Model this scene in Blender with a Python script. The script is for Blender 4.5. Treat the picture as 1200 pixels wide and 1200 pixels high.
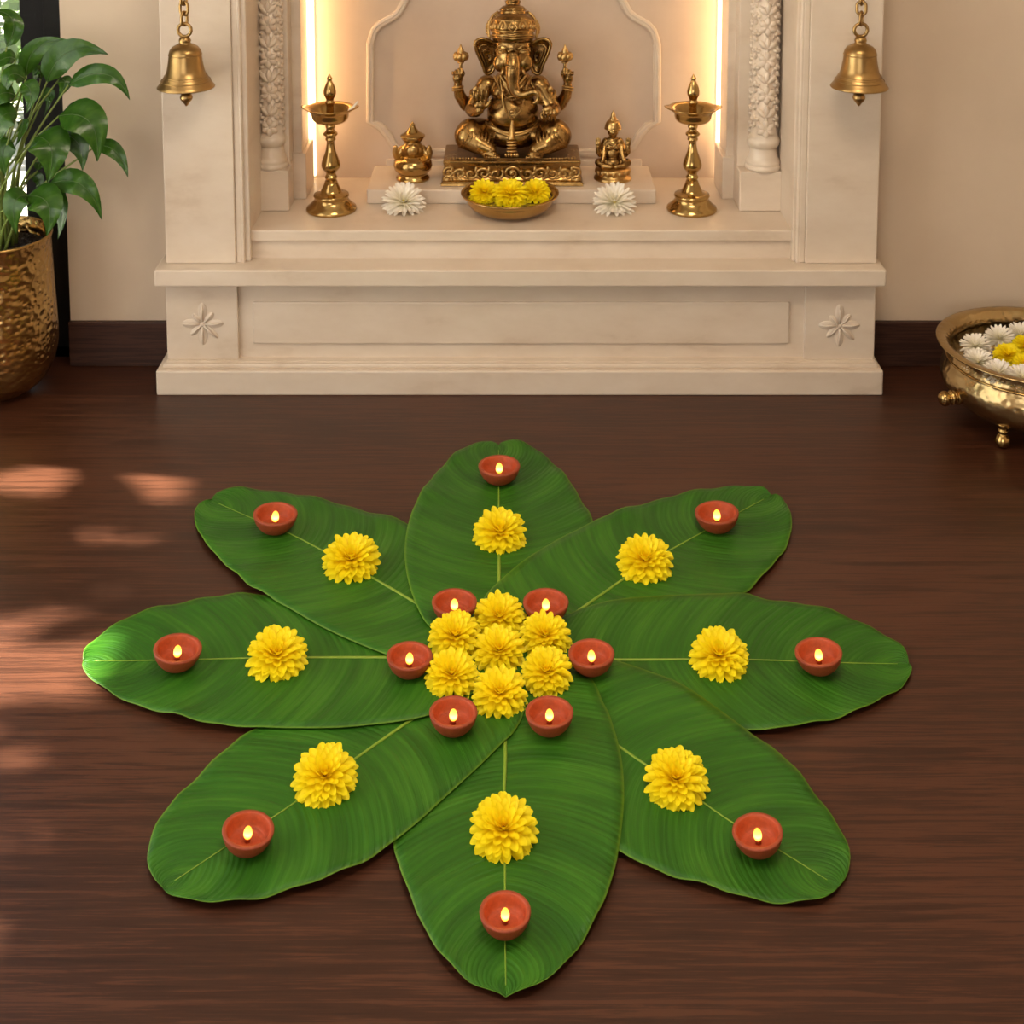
import bpy, bmesh, math, random
from mathutils import Vector, Matrix, Euler
R = math.radians
PI = math.pi
rnd = random.Random(7)
for o in list(bpy.data.objects):
    bpy.data.objects.remove(o)
SC = bpy.context.scene
COL = SC.collection

# ------------------------------------------------------------------ camera
F, PY0, H = 1650.0, -117.0, 1.79          # focal length (px of 1200), principal row, eye height
TH = math.atan(183.0 / F)                 # small downward tilt, the rest is lens shift
cd = bpy.data.cameras.new('camera')
cd.sensor_width = 36; cd.lens = F / 1200 * 36
cd.shift_y = -(600 - PY0) / 1200
cd.clip_start = .05; cd.clip_end = 200
cam = bpy.data.objects.new('camera', cd); COL.objects.link(cam)
cam.location = (0, 0, H); cam.rotation_euler = (PI / 2 - TH, 0, 0)
cd.dof.use_dof = True; cd.dof.focus_distance = 2.75; cd.dof.aperture_fstop = 13
SC.camera = cam

# ------------------------------------------------------------------ world, sun, lights, exposure
w = bpy.data.worlds.new('world'); SC.world = w; w.use_nodes = True
bgn = w.node_tree.nodes['Background']
bgn.inputs[0].default_value = (.80, .88, 1, 1); bgn.inputs[1].default_value = .8
def light(name, kind, loc, energy, color, **k):
    d = bpy.data.lights.new(name, kind); d.energy = energy; d.color = color
    tgt = k.pop('target', None)
    for a, v in k.items(): setattr(d, a, v)
    o = bpy.data.objects.new(name, d); COL.objects.link(o); o.location = loc
    if tgt is not None:
        o.rotation_euler = (Vector(tgt) - Vector(loc)).to_track_quat('-Z', 'Y').to_euler()
    return o
SUN_DIR = Vector((.78, -.12, -.62)).normalized()
light('sun', 'SUN', (-6, 3, 5), 44.0, (1, .92, .80), angle=R(1.1), target=Vector((-6, 3, 5)) + SUN_DIR)
light('window_daylight', 'AREA', (-2.12, 2.05, 1.25), 34, (1, .96, .90), shape='RECTANGLE', size=2.2, size_y=2.6, target=(0, 2.05, 1.0))
light('front_fill_light', 'AREA', (-.9, -2.3, 1.6), 40, (1, .94, .86), shape='RECTANGLE', size=2.4, size_y=1.6, target=(-.2, 4, .5))  # unseen fill added behind the camera to light the altar front
light('overhead_fill_light', 'AREA', (.3, 1.9, 2.78), 29, (1, .83, .64), shape='DISK', size=1.0, target=(.3, 1.9, 0))  # soft fill added overhead to brighten the front; no lamp is seen there
SC.view_settings.view_transform = 'Standard'
SC.view_settings.look = 'None'
SC.view_settings.exposure = 0.28
SC.view_settings.gamma = 1
SC.view_settings.use_curve_mapping = False
SC.cycles.use_denoising = True

# ------------------------------------------------------------------ projection helpers (pixel of the 1200 frame -> world)
FW = Vector((0, math.cos(TH), -math.sin(TH))); UP = Vector((0, math.sin(TH), math.cos(TH)))
EYE = Vector((0, 0, H))
def ray(px, py): return Vector((1, 0, 0)) * ((px - 600) / F) + UP * (-(py - PY0) / F) + FW
def onz(px, py, z=0.0):
    r = ray(px, py); return EYE + r * ((z - H) / r.z)
def ony(px, py, y):
    r = ray(px, py); return EYE + r * (y / r.y)

# ------------------------------------------------------------------ materials
def nodes(name):
    m = bpy.data.materials.new(name); m.use_nodes = True
    nt = m.node_tree; return m, nt, nt.nodes['Principled BSDF']
def N(nt, t, **k):
    n = nt.nodes.new(t)
    for a, v in k.items():
        if a in n.inputs: n.inputs[a].default_value = v
        else: setattr(n, a, v)
    return n
def ramp(nt, fac, stops):
    r = nt.nodes.new('ShaderNodeValToRGB')
    while len(r.color_ramp.elements) < len(stops): r.color_ramp.elements.new(.5)
    for e, (p, c) in zip(r.color_ramp.elements, stops):
        e.position = p; e.color = (*c, 1)
    nt.links.new(fac, r.inputs[0]); return r.outputs[0]
def bump(nt, p, h, strength, dist=.002):
    b = N(nt, 'ShaderNodeBump'); b.inputs['Strength'].default_value = strength; b.inputs['Distance'].default_value = dist
    nt.links.new(h, b.inputs['Height']); nt.links.new(b.outputs[0], p.inputs['Normal'])
def coords(nt, kind='Object', scale=(1, 1, 1)):
    t = N(nt, 'ShaderNodeTexCoord'); mp = N(nt, 'ShaderNodeMapping'); mp.inputs['Scale'].default_value = scale
    nt.links.new(t.outputs[kind], mp.inputs[0]); return mp.outputs[0]
def noisy(name, stops, scale=6, rough=.5, metal=0, stretch=(1, 1, 1), bstr=0, bscale=None, detail=5, rvar=0, bdist=.002, spec=.5):
    m, nt, p = nodes(name)
    c = coords(nt, 'Object', stretch)
    n = N(nt, 'ShaderNodeTexNoise', Scale=scale, Detail=detail, Roughness=.6)
    nt.links.new(c, n.inputs['Vector'])
    nt.links.new(ramp(nt, n.outputs['Fac'], stops), p.inputs['Base Color'])
    p.inputs['Roughness'].default_value = rough; p.inputs['Metallic'].default_value = metal
    p.inputs['Specular IOR Level'].default_value = spec
    if rvar:
        mr = N(nt, 'ShaderNodeMapRange'); mr.inputs['To Min'].default_value = rough - rvar; mr.inputs['To Max'].default_value = rough + rvar
        nt.links.new(n.outputs['Fac'], mr.inputs[0]); nt.links.new(mr.outputs[0], p.inputs['Roughness'])
    if bstr:
        n2 = N(nt, 'ShaderNodeTexNoise', Scale=bscale or scale * 4, Detail=3)
        nt.links.new(c, n2.inputs['Vector']); bump(nt, p, n2.outputs['Fac'], bstr, bdist)
    return m
M = {}
M['marble'] = noisy('cream_marble', [(.22, (.53, .41, .30)), (.42, (.64, .525, .41)), (.62, (.68, .57, .455)), (.8, (.72, .61, .50))], 5, .3, detail=9, stretch=(1, 1, 2.2))
M['marble_wall'] = noisy('niche_marble', [(.2, (.54, .41, .305)), (.5, (.61, .475, .36)), (.8, (.66, .525, .41))], 4, .38, detail=8)
M['plaster'] = noisy('beige_plaster', [(.2, (.60, .475, .35)), (.8, (.68, .55, .415))], 3, .75, bstr=.15, bscale=120, bdist=.001)
M['ceiling'] = noisy('ceiling_paint', [(.2, (.74, .69, .62)), (.8, (.78, .73, .66))], 3, .8)
M['brass'] = noisy('polished_brass', [(.25, (.36, .225, .075)), (.55, (.50, .325, .118)), (.85, (.60, .41, .165))], 9, .19, 1, rvar=.06)
M['bell_brass'] = noisy('worn_bell_brass', [(.25, (.30, .18, .062)), (.6, (.44, .28, .11)), (.85, (.56, .38, .17))], 12, .34, 1, rvar=.06)
M['bronze'] = noisy('antique_bronze', [(.28, (.19, .107, .036)), (.5, (.32, .19, .064)), (.75, (.48, .30, .108))], 24, .26, 1, rvar=.08, bstr=.12, bscale=160, bdist=.001)
M['bronze_light'] = noisy('rubbed_bronze', [(.3, (.42, .26, .09)), (.8, (.60, .39, .15))], 30, .3, 1)
M['bronze_dark'] = noisy('dark_bronze', [(.3, (.16, .085, .03)), (.8, (.30, .175, .06))], 25, .36, 1)
M['black_frame'] = noisy('black_metal', [(.3, (.006, .0055, .005)), (.7, (.010, .009, .008))], 8, .6, spec=.2)
M['soil'] = noisy('potting_soil', [(.3, (.012, .008, .006)), (.6, (.045, .028, .02)), (.75, (.16, .11, .08))], 130, .9, bstr=1, bscale=90, bdist=.01)
M['stem'] = noisy('plant_stem', [(.3, (.13, .20, .03)), (.8, (.24, .30, .06))], 20, .5)
M['plant_midrib'] = noisy('plant_midrib', [(.3, (.035, .08, .01)), (.8, (.06, .12, .018))], 20, .4)
M['terracotta'] = noisy('terracotta', [(.25, (.23, .036, .010)), (.6, (.33, .054, .016)), (.85, (.40, .078, .026))], 14, .55, bstr=.25, bscale=90, bdist=.0015, rvar=.06)
M['midrib'] = noisy('leaf_midrib', [(.3, (.17, .30, .018)), (.8, (.27, .38, .035))], 20, .45)
M['stamen'] = noisy('flower_center', [(.3, (.22, .10, .01)), (.7, (.55, .33, .02))], 300, .7)
M['pale_stamen'] = noisy('white_flower_center', [(.3, (.55, .45, .05)), (.7, (.75, .62, .10))], 300, .7)
M['cotton'] = noisy('cotton', [(.3, (.75, .70, .62)), (.7, (.85, .81, .74))], 60, .9)
M['paving'] = noisy('outdoor_paving', [(.3, (.55, .53, .49)), (.7, (.68, .66, .61))], 3, .8)
M['foliage'] = noisy('garden_leaves', [(.3, (.06, .14, .02)), (.7, (.18, .30, .05))], 5, .55)
M['bark'] = noisy('bark', [(.3, (.08, .05, .03)), (.7, (.16, .11, .07))], 20, .8)
M['blocker'] = noisy('sun_blocker_slab', [(.3, (.45, .42, .38)), (.7, (.5, .47, .43))], 3, .8)  # for the slab added outside to block the sun

def wood(name, a, b, c, rough, scale=1.0):
    m, nt, p = nodes(name)
    co = coords(nt, 'Object', (1.5 * scale, 48 * scale, 48 * scale))
    n1 = N(nt, 'ShaderNodeTexNoise', Scale=1.6, Detail=9, Roughness=.72, Distortion=.9)
    co2 = coords(nt, 'Object', (7 * scale, 260 * scale, 260 * scale))
    n2 = N(nt, 'ShaderNodeTexNoise', Scale=1.0, Detail=4, Roughness=.7)
    co3 = coords(nt, 'Object', (.5, 2.2, 2.2))
    n3 = N(nt, 'ShaderNodeTexNoise', Scale=1.3, Detail=4)
    for c_, n in ((co, n1), (co2, n2), (co3, n3)): nt.links.new(c_, n.inputs['Vector'])
    mx = N(nt, 'ShaderNodeMath', operation='MULTIPLY_ADD'); mx.inputs[1].default_value = .55
    nt.links.new(n2.outputs['Fac'], mx.inputs[0]); nt.links.new(n1.outputs['Fac'], mx.inputs[2])
    mx2 = N(nt, 'ShaderNodeMath', operation='MULTIPLY_ADD'); mx2.inputs[1].default_value = .35
    nt.links.new(n3.outputs['Fac'], mx2.inputs[0]); nt.links.new(mx.outputs[0], mx2.inputs[2])
    nt.links.new(ramp(nt, mx2.outputs[0], [(.60, a), (.93, b), (1.25, c)]), p.inputs['Base Color'])
    mr = N(nt, 'ShaderNodeMapRange'); mr.inputs['To Min'].default_value = rough - .07; mr.inputs['To Max'].default_value = rough + .12
    nt.links.new(n1.outputs['Fac'], mr.inputs[0]); nt.links.new(mr.outputs[0], p.inputs['Roughness'])
    p.inputs['Specular IOR Level'].default_value = .42
    bump(nt, p, mx.outputs[0], .22, .0012)
    return m
M['floor'] = wood('dark_walnut_floor', (.0150, .0046, .0022), (.043, .0135, .0060), (.075, .0245, .011), .36)
M['baseboard'] = wood('dark_baseboard', (.014, .0055, .0035), (.036, .013, .0072), (.06, .023, .013), .42)

def hammered(name, c1, c2, scale, strength):
    m, nt, p = nodes(name)
    co = coords(nt, 'Object', (1, 1, 1.25))
    v = N(nt, 'ShaderNodeTexVoronoi', Scale=scale, feature='SMOOTH_F1'); nt.links.new(co, v.inputs['Vector'])
    n = N(nt, 'ShaderNodeTexNoise', Scale=7, Detail=4); nt.links.new(co, n.inputs['Vector'])
    nt.links.new(ramp(nt, n.outputs['Fac'], [(.3, c1), (.75, c2)]), p.inputs['Base Color'])
    p.inputs['Metallic'].default_value = 1; p.inputs['Roughness'].default_value = .24
    bump(nt, p, v.outputs['Distance'], strength, .012)
    return m
M['hammered'] = hammered('hammered_brass', (.40, .245, .085), (.60, .40, .155), 58, .45)
M['urli_body'] = hammered('dimpled_brass', (.40, .275, .12), (.62, .46, .23), 60, .2)

def leafmat(name, dark, mid, light, edge, vein_u, rough=.38, bstr=.5, spec=.4):
    m, nt, p = nodes(name)
    uv = N(nt, 'ShaderNodeUVMap'); sep = N(nt, 'ShaderNodeSeparateXYZ'); nt.links.new(uv.outputs[0], sep.inputs[0])
    ab = N(nt, 'ShaderNodeMath', operation='ABSOLUTE'); nt.links.new(sep.outputs[1], ab.inputs[0])
    sq = N(nt, 'ShaderNodeMath', operation='POWER'); sq.inputs[1].default_value = 1.6; nt.links.new(ab.outputs[0], sq.inputs[0])
    ub = N(nt, 'ShaderNodeMath', operation='MULTIPLY_ADD'); ub.inputs[1].default_value = -.10   # veins bow towards the tip
    nt.links.new(sq.outputs[0], ub.inputs[0]); nt.links.new(sep.outputs[0], ub.inputs[2])
    sg = N(nt, 'ShaderNodeMath', operation='SIGN'); nt.links.new(sep.outputs[1], sg.inputs[0])
    cb = N(nt, 'ShaderNodeCombineXYZ')
    nt.links.new(ub.outputs[0], cb.inputs[0]); nt.links.new(sep.outputs[1], cb.inputs[1]); nt.links.new(sg.outputs[0], cb.inputs[2])
    oi = N(nt, 'ShaderNodeObjectInfo')
    mp = N(nt, 'ShaderNodeMapping'); mp.inputs['Scale'].default_value = (vein_u, .7, 3)
    nt.links.new(cb.outputs[0], mp.inputs[0]); nt.links.new(oi.outputs['Random'], mp.inputs['Location'])
    n1 = N(nt, 'ShaderNodeTexNoise', Scale=1, Detail=3, Roughness=.65); nt.links.new(mp.outputs[0], n1.inputs['Vector'])
    mp2 = N(nt, 'ShaderNodeMapping'); mp2.inputs['Scale'].default_value = (vein_u * .2, .8, 3)
    nt.links.new(cb.outputs[0], mp2.inputs[0])
    n2 = N(nt, 'ShaderNodeTexNoise', Scale=1, Detail=2); nt.links.new(mp2.outputs[0], n2.inputs['Vector'])
    ad = N(nt, 'ShaderNodeMath', operation='MULTIPLY_ADD'); ad.inputs[1].default_value = .6
    nt.links.new(n1.outputs['Fac'], ad.inputs[0]); nt.links.new(n2.outputs['Fac'], ad.inputs[2])
    col = ramp(nt, ad.outputs[0], [(.5, dark), (.8, mid), (1.05, light)])
    er = N(nt, 'ShaderNodeMapRange'); er.inputs['From Min'].default_value = .972; er.inputs['From Max'].default_value = .992
    nt.links.new(ab.outputs[0], er.inputs[0])
    mix = N(nt, 'ShaderNodeMix', data_type='RGBA'); nt.links.new(er.outputs[0], mix.inputs['Factor'])
    nt.links.new(col, mix.inputs['A']); mix.inputs['B'].default_value = (*edge, 1)
    nt.links.new(mix.outputs['Result'], p.inputs['Base Color'])
    p.inputs['Roughness'].default_value = rough; p.inputs['Specular IOR Level'].default_value = spec
    # thin parallel side veins
    ln = N(nt, 'ShaderNodeMath', operation='MULTIPLY'); ln.inputs[1].default_value = vein_u * 3.6; nt.links.new(ub.outputs[0], ln.inputs[0])
    jit = N(nt, 'ShaderNodeMath', operation='MULTIPLY_ADD'); jit.inputs[1].default_value = 3.0
    nt.links.new(n2.outputs['Fac'], jit.inputs[0]); nt.links.new(ln.outputs[0], jit.inputs[2])
    sn = N(nt, 'ShaderNodeMath', operation='SINE'); nt.links.new(jit.outputs[0], sn.inputs[0])
    hs = N(nt, 'ShaderNodeMath', operation='MULTIPLY_ADD'); hs.inputs[1].default_value = .16
    nt.links.new(sn.outputs[0], hs.inputs[0]); nt.links.new(n1.outputs['Fac'], hs.inputs[2])
    bump(nt, p, hs.outputs[0], bstr, .003)
    return m
M['banana'] = leafmat('banana_leaf', (.016, .080, .0045), (.027, .122, .0065), (.045, .163, .010), (.11, .23, .015), 110, .46, .55, .24)
M['plant_leaf'] = leafmat('houseplant_leaf', (.013, .050, .004), (.026, .084, .006), (.05, .125, .010), (.045, .12, .01), 9, .27, .25)

def petalmat(name, base, tip, trans):
    m, nt, p = nodes(name)
    uv = N(nt, 'ShaderNodeUVMap'); sep = N(nt, 'ShaderNodeSeparateXYZ'); nt.links.new(uv.outputs[0], sep.inputs[0])
    nt.links.new(ramp(nt, sep.outputs[0], [(0, base), (.75, tip)]), p.inputs['Base Color'])
    p.inputs['Roughness'].default_value = .5; p.inputs['Specular IOR Level'].default_value = .3
    tr = N(nt, 'ShaderNodeBsdfTranslucent'); tr.inputs[0].default_value = (*tip, 1)
    ms = N(nt, 'ShaderNodeMixShader'); ms.inputs[0].default_value = trans
    nt.links.new(p.outputs[0], ms.inputs[1]); nt.links.new(tr.outputs[0], ms.inputs[2])
    nt.links.new(ms.outputs[0], nt.nodes['Material Output'].inputs[0])
    n = N(nt, 'ShaderNodeTexNoise', Scale=1, Detail=2)
    mp = N(nt, 'ShaderNodeMapping'); mp.inputs['Scale'].default_value = (1.5, 5, 1)
    nt.links.new(uv.outputs[0], mp.inputs[0]); nt.links.new(mp.outputs[0], n.inputs['Vector']); bump(nt, p, n.outputs['Fac'], .3, .001)
    return m
M['yellow_petal'] = petalmat('yellow_petal', (1.0, .64, .002), (1.0, .85, .012), .28)
M['white_petal'] = petalmat('white_petal', (.80, .74, .48), (.93, .88, .78), .15)

def emis(name, color, strength):
    m, nt, p = nodes(name)
    p.inputs['Base Color'].default_value = (*color, 1)
    p.inputs['Emission Color'].default_value = (*color, 1); p.inputs['Emission Strength'].default_value = strength
    return m
def flamemat():
    m, nt, p = nodes('flame_glow')
    uv = N(nt, 'ShaderNodeUVMap'); sep = N(nt, 'ShaderNodeSeparateXYZ'); nt.links.new(uv.outputs[0], sep.inputs[0])
    c = ramp(nt, sep.outputs[1], [(0, (1, .20, .01)), (.2, (1, .52, .05)), (.45, (1, .85, .30)), (.7, (1, .66, .10)), (1, (1, .30, .015))])
    lw = N(nt, 'ShaderNodeLayerWeight', Blend=.35)
    mx = N(nt, 'ShaderNodeMix', data_type='RGBA'); nt.links.new(lw.outputs['Facing'], mx.inputs['Factor'])
    nt.links.new(c, mx.inputs['A']); mx.inputs['B'].default_value = (1, .28, .01, 1)
    p.inputs['Base Color'].default_value = (.3, .12, .02, 1)
    nt.links.new(mx.outputs['Result'], p.inputs['Emission Color']); p.inputs['Emission Strength'].default_value = 2.5
    return m
M['flame'] = flamemat()
M['led'] = emis('warm_led', (1, .80, .52), 2.2)
def glassmat():
    m, nt, p = nodes('window_glass')
    g = N(nt, 'ShaderNodeBsdfGlossy'); g.inputs['Roughness'].default_value = .02
    t = N(nt, 'ShaderNodeBsdfTransparent'); t.inputs[0].default_value = (.94, .96, .95, 1)
    fr = N(nt, 'ShaderNodeFresnel', IOR=1.45); ms = N(nt, 'ShaderNodeMixShader')
    nt.links.new(fr.outputs[0], ms.inputs[0]); nt.links.new(t.outputs[0], ms.inputs[1]); nt.links.new(g.outputs[0], ms.inputs[2])
    nt.links.new(ms.outputs[0], nt.nodes['Material Output'].inputs[0]); return m
M['glass'] = glassmat()
def watermat():
    m, nt, p = nodes('water')
    p.inputs['Base Color'].default_value = (.10, .075, .03, 1); p.inputs['Roughness'].default_value = .04
    p.inputs['Transmission Weight'].default_value = .6; p.inputs['IOR'].default_value = 1.33; return m
M['water'] = watermat()

# ------------------------------------------------------------------ mesh helpers
ORI = {}
def link(o): COL.objects.link(o); return o
def obj(name, bm, mat, parent=None, smooth=True, kind=None, label=None):
    """bm holds world coordinates; the object gets its thing's base as origin."""
    org = ORI.get(parent.name, Vector()) if parent else Vector()
    if org.length: bmesh.ops.translate(bm, verts=bm.verts, vec=-org)
    me = bpy.data.meshes.new(name)
    if smooth:
        for f in bm.faces: f.smooth = True
    bm.to_mesh(me); bm.free()
    return mobj(name, me, mat, parent, kind, label)
def mobj(name, me, mat, parent=None, kind=None, label=None):
    if not me.materials: me.materials.append(mat)
    o = link(bpy.data.objects.new(name, me))
    if parent:
        o.parent = parent; ORI[o.name] = ORI.get(parent.name, Vector())
    if kind: o['kind'] = kind
    if label: o['label'] = label
    return o
def tag(o, label, cat, group=None):
    o['label'] = label; o['category'] = cat
    if group: o['group'] = group
    return o
def thing(name, label, cat, loc, group=None):
    o = link(bpy.data.objects.new(name, None)); o.empty_display_size = .05
    o.location = loc; ORI[o.name] = Vector(loc)
    return tag(o, label, cat, group)
def struct(name, bm, mat, parent=None, smooth=False):
    o = obj(name, bm, mat, parent, smooth)
    if not parent: o['kind'] = 'structure'
    return o
def copy_tree(o, parent=None):
    c = o.copy(); link(c)
    if parent: c.parent = parent
    for ch in list(o.children): copy_tree(ch, c)
    return c
def NB(): return bmesh.new()
def box(bm, x0, x1, y0, y1, z0, z1, bev=0.0, seg=2):
    t = bmesh.new()
    vs = [t.verts.new((x, y, z)) for x in sorted((x0, x1)) for y in sorted((y0, y1)) for z in sorted((z0, z1))]
    for f in ((0, 1, 3, 2), (4, 6, 7, 5), (0, 4, 5, 1), (2, 3, 7, 6), (0, 2, 6, 4), (1, 5, 7, 3)):
        t.faces.new([vs[i] for i in f])
    if bev: bmesh.ops.bevel(t, geom=list(t.edges), offset=bev, segments=seg, profile=.5, affect='EDGES')
    merge(bm, t); return bm
def merge(bm, t, mat=None):
    if mat is not None: bmesh.ops.transform(t, matrix=mat, verts=t.verts)
    mp = {v: bm.verts.new(v.co) for v in t.verts}
    for f in t.faces:
        try: bm.faces.new([mp[v] for v in f.verts])
        except ValueError: pass
    t.free()
def lathe(bm, prof, c=(0, 0, 0), seg=48, mod=None, axis=None):
    """prof: (r, z) from bottom to top; r==0 ends close to a point."""
    c = Vector(c); rings = []
    q = Vector((0, 0, 1)).rotation_difference(Vector(axis)) if axis else None
    for r, z in prof:
        ring = []
        for i in range(1 if r == 0 else seg):
            a = 2 * PI * i / seg
            rr, zz = (r, z) if not mod else mod(r, z, a)
            p = Vector((rr * math.cos(a), rr * math.sin(a), zz))
            ring.append(bm.verts.new(c + (q @ p if q else p)))
        rings.append(ring)
    for A, B in zip(rings, rings[1:]):
        for i in range(seg):
            j = (i + 1) % seg
            if len(A) == 1 and len(B) == 1: continue
            if len(A) == 1: bm.faces.new((A[0], B[j], B[i]))
            elif len(B) == 1: bm.faces.new((A[i], A[j], B[0]))
            else: bm.faces.new((A[i], A[j], B[j], B[i]))
    return bm
def smoothprof(prof, n=4):
    out = []
    P = [Vector(p) for p in prof]
    for i in range(len(P) - 1):
        p0 = P[max(i - 1, 0)]; p1 = P[i]; p2 = P[i + 1]; p3 = P[min(i + 2, len(P) - 1)]
        for k in range(n):
            t = k / n
            v = .5 * ((2 * p1) + (p2 - p0) * t + (2 * p0 - 5 * p1 + 4 * p2 - p3) * t * t + (3 * p1 - p0 - 3 * p2 + p3) * t ** 3)
            out.append(v)
    out.append(P[-1]); return out
def rprof(prof, n=4): return [(max(v[0], 1e-5) if 0 < i < 10 ** 9 else v[0], v[1]) for i, v in enumerate(smoothprof([(a, b, 0) for a, b in prof], n))]
def resample(pts, n):
    P = smoothprof([Vector(p) for p in pts], 8)
    d = [0]
    for a, b in zip(P, P[1:]): d.append(d[-1] + (b - a).length)
    out, j = [], 0
    for i in range(n):
        s = d[-1] * i / (n - 1)
        while j < len(d) - 2 and d[j + 1] < s: j += 1
        L = d[j + 1] - d[j]
        out.append(P[j].lerp(P[j + 1], (s - d[j]) / L if L > 1e-12 else 0))
    return out
def tube(bm, pts, rad, seg=10, flat=None, closed=False, caps=True):
    """pts: vectors, rad: a number or a list"""
    pts = [Vector(p) for p in pts]; n = len(pts)
    rs = rad if isinstance(rad, (list, tuple)) else [rad] * n
    if len(rs) != n:
        rs = [rs[min(int(i * (len(rs) - 1) / (n - 1)), len(rs) - 2)] * (1 - ((i * (len(rs) - 1) / (n - 1)) - min(int(i * (len(rs) - 1) / (n - 1)), len(rs) - 2)))
              + rs[min(int(i * (len(rs) - 1) / (n - 1)), len(rs) - 2) + 1] * ((i * (len(rs) - 1) / (n - 1)) - min(int(i * (len(rs) - 1) / (n - 1)), len(rs) - 2)) for i in range(n)]
    u = None; rings = []
    for i in range(n):
        t = (pts[(i + 1) % n if closed else min(i + 1, n - 1)] - pts[(i - 1) % n if closed else max(i - 1, 0)])
        t = t.normalized() if t.length > 1e-9 else Vector((0, 0, 1))
        if u is None:
            u = t.orthogonal().normalized()
            if flat is not None and flat.cross(t).length > 1e-5: u = flat.cross(t).normalized()
        u = (u - t * u.dot(t)).normalized(); v = t.cross(u)
        k = .55 if flat is not None else 1
        rings.append([bm.verts.new(pts[i] + (u * math.cos(2 * PI * a / seg) + v * math.sin(2 * PI * a / seg) * k) * rs[i]) for a in range(seg)])
    for i in range(n if closed else n - 1):
        A, B = rings[i], rings[(i + 1) % n]
        for a in range(seg):
            b = (a + 1) % seg
            bm.faces.new((A[a], A[b], B[b], B[a]))
    if not closed and caps:
        bm.faces.new(list(reversed(rings[0]))); bm.faces.new(rings[-1])
    return bm
def ell(bm, c, r, rot=None, sub=2):
    if not hasattr(r, '__len__'): r = (r, r, r)
    if max(r) > .012: sub = 4 if max(r) > .03 else 3
    t = bmesh.new(); bmesh.ops.create_icosphere(t, subdivisions=sub, radius=1)
    m = Matrix.Translation(Vector(c)) @ (rot.to_4x4() if rot else Matrix.Identity(4)) @ Matrix.Diagonal((*r, 1))
    merge(bm, t, m); return bm
def ring(bm, c, r, rr, normal=(0, 0, 1), seg=28, ts=8, sy=1.0):
    q = Vector((0, 0, 1)).rotation_difference(Vector(normal).normalized())
    tube(bm, [Vector(c) + q @ Vector((r * math.cos(2 * PI * i / seg), r * sy * math.sin(2 * PI * i / seg), 0)) for i in range(seg)], rr, ts, closed=True)
    return bm
def limb(bm, pts, rs):
    """capsule chain for a fused body"""
    P = [Vector(p) for p in pts]
    for i, p in enumerate(P):
        ell(bm, p, rs[i], sub=2)
        if i + 1 < len(P):
            n = 10
            for k in range(1, n):
                ell(bm, p.lerp(P[i + 1], k / n), rs[i] + (rs[i + 1] - rs[i]) * k / n, sub=2)
def fuse(name, bm, voxel, mat, parent, sm=4):
    """one continuous skin over overlapping solids"""
    org = ORI.get(parent.name, Vector())
    bmesh.ops.translate(bm, verts=bm.verts, vec=-org)
    me = bpy.data.meshes.new(name + '_raw'); bm.to_mesh(me); bm.free()
    t = link(bpy.data.objects.new('tmp', me))
    md = t.modifiers.new('r', 'REMESH'); md.mode = 'VOXEL'; md.voxel_size = voxel; md.use_smooth_shade = True
    s = t.modifiers.new('s', 'SMOOTH'); s.iterations = sm; s.factor = .5
    dg = bpy.context.evaluated_depsgraph_get()
    out = bpy.data.meshes.new_from_object(t.evaluated_get(dg))
    bpy.data.objects.remove(t); bpy.data.meshes.remove(me)
    out.name = name
    for p in out.polygons: p.use_smooth = True
    return mobj(name, out, mat, parent)

# ------------------------------------------------------------------ the room
YP = onz(609, 463.5, 0).y                      # front plane of the altar's plinth
YW = onz(1100, 427, 0).y                       # face of the back wall
XL, XR, YB, ZC = -2.2, 2.3, -2.5, 2.8          # side walls, wall behind the camera, ceiling
struct('floor', box(NB(), XL - .1, XR + .1, YB - .1, YW + .2, -.06, 0), M['floor'])
struct('ceiling', box(NB(), XL - .1, XR + .1, YB - .1, YW + .2, ZC, ZC + .08), M['ceiling'])
def gx(px, y=YW): return (px - 600) / F * (ony(px, 300, y) - EYE).dot(FW)
xw = ony(80, 300, YW).x                        # right edge of the glazed door opening
xa0, xa1 = ony(215, 300, YW).x, ony(1005, 300, YW).x
b = NB(); WT = .14
box(b, xw, xa0, YW, YW + WT, 0, ZC)
box(b, xa1, XR, YW, YW + WT, 0, ZC)
box(b, xa0, xa1, YW, YW + WT, 2.15, ZC)
box(b, XL, xw, YW, YW + WT, 2.35, ZC)
struct('wall_back', b, M['plaster'])
struct('wall_right', box(NB(), XR, XR + .1, YB, YW + WT, 0, ZC), M['plaster'])
b = NB()
box(b, XL - .1, XL, YB, .9, 0, ZC); box(b, XL - .1, XL, 3.55, YW + WT, 0, ZC); box(b, XL - .1, XL, .9, 3.55, 2.35, ZC)
struct('wall_left', b, M['plaster'])
b = NB()
box(b, XL, -2.1, YB - .1, YB, 0, ZC); box(b, .3, XR, YB - .1, YB, 0, ZC); box(b, -2.1, .3, YB - .1, YB, 0, .8); box(b, -2.1, .3, YB - .1, YB, 2.4, ZC)
struct('wall_front', b, M['plaster'])
zb = ony(1100, 375, YW).z
struct('baseboard_left', box(NB(), ony(80.5, 400, YW - .016).x, xa0, YW - .016, YW, 0, zb, .003), M['baseboard'])
struct('baseboard_right', box(NB(), xa1, XR, YW - .016, YW, 0, zb, .003), M['baseboard'])
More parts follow.
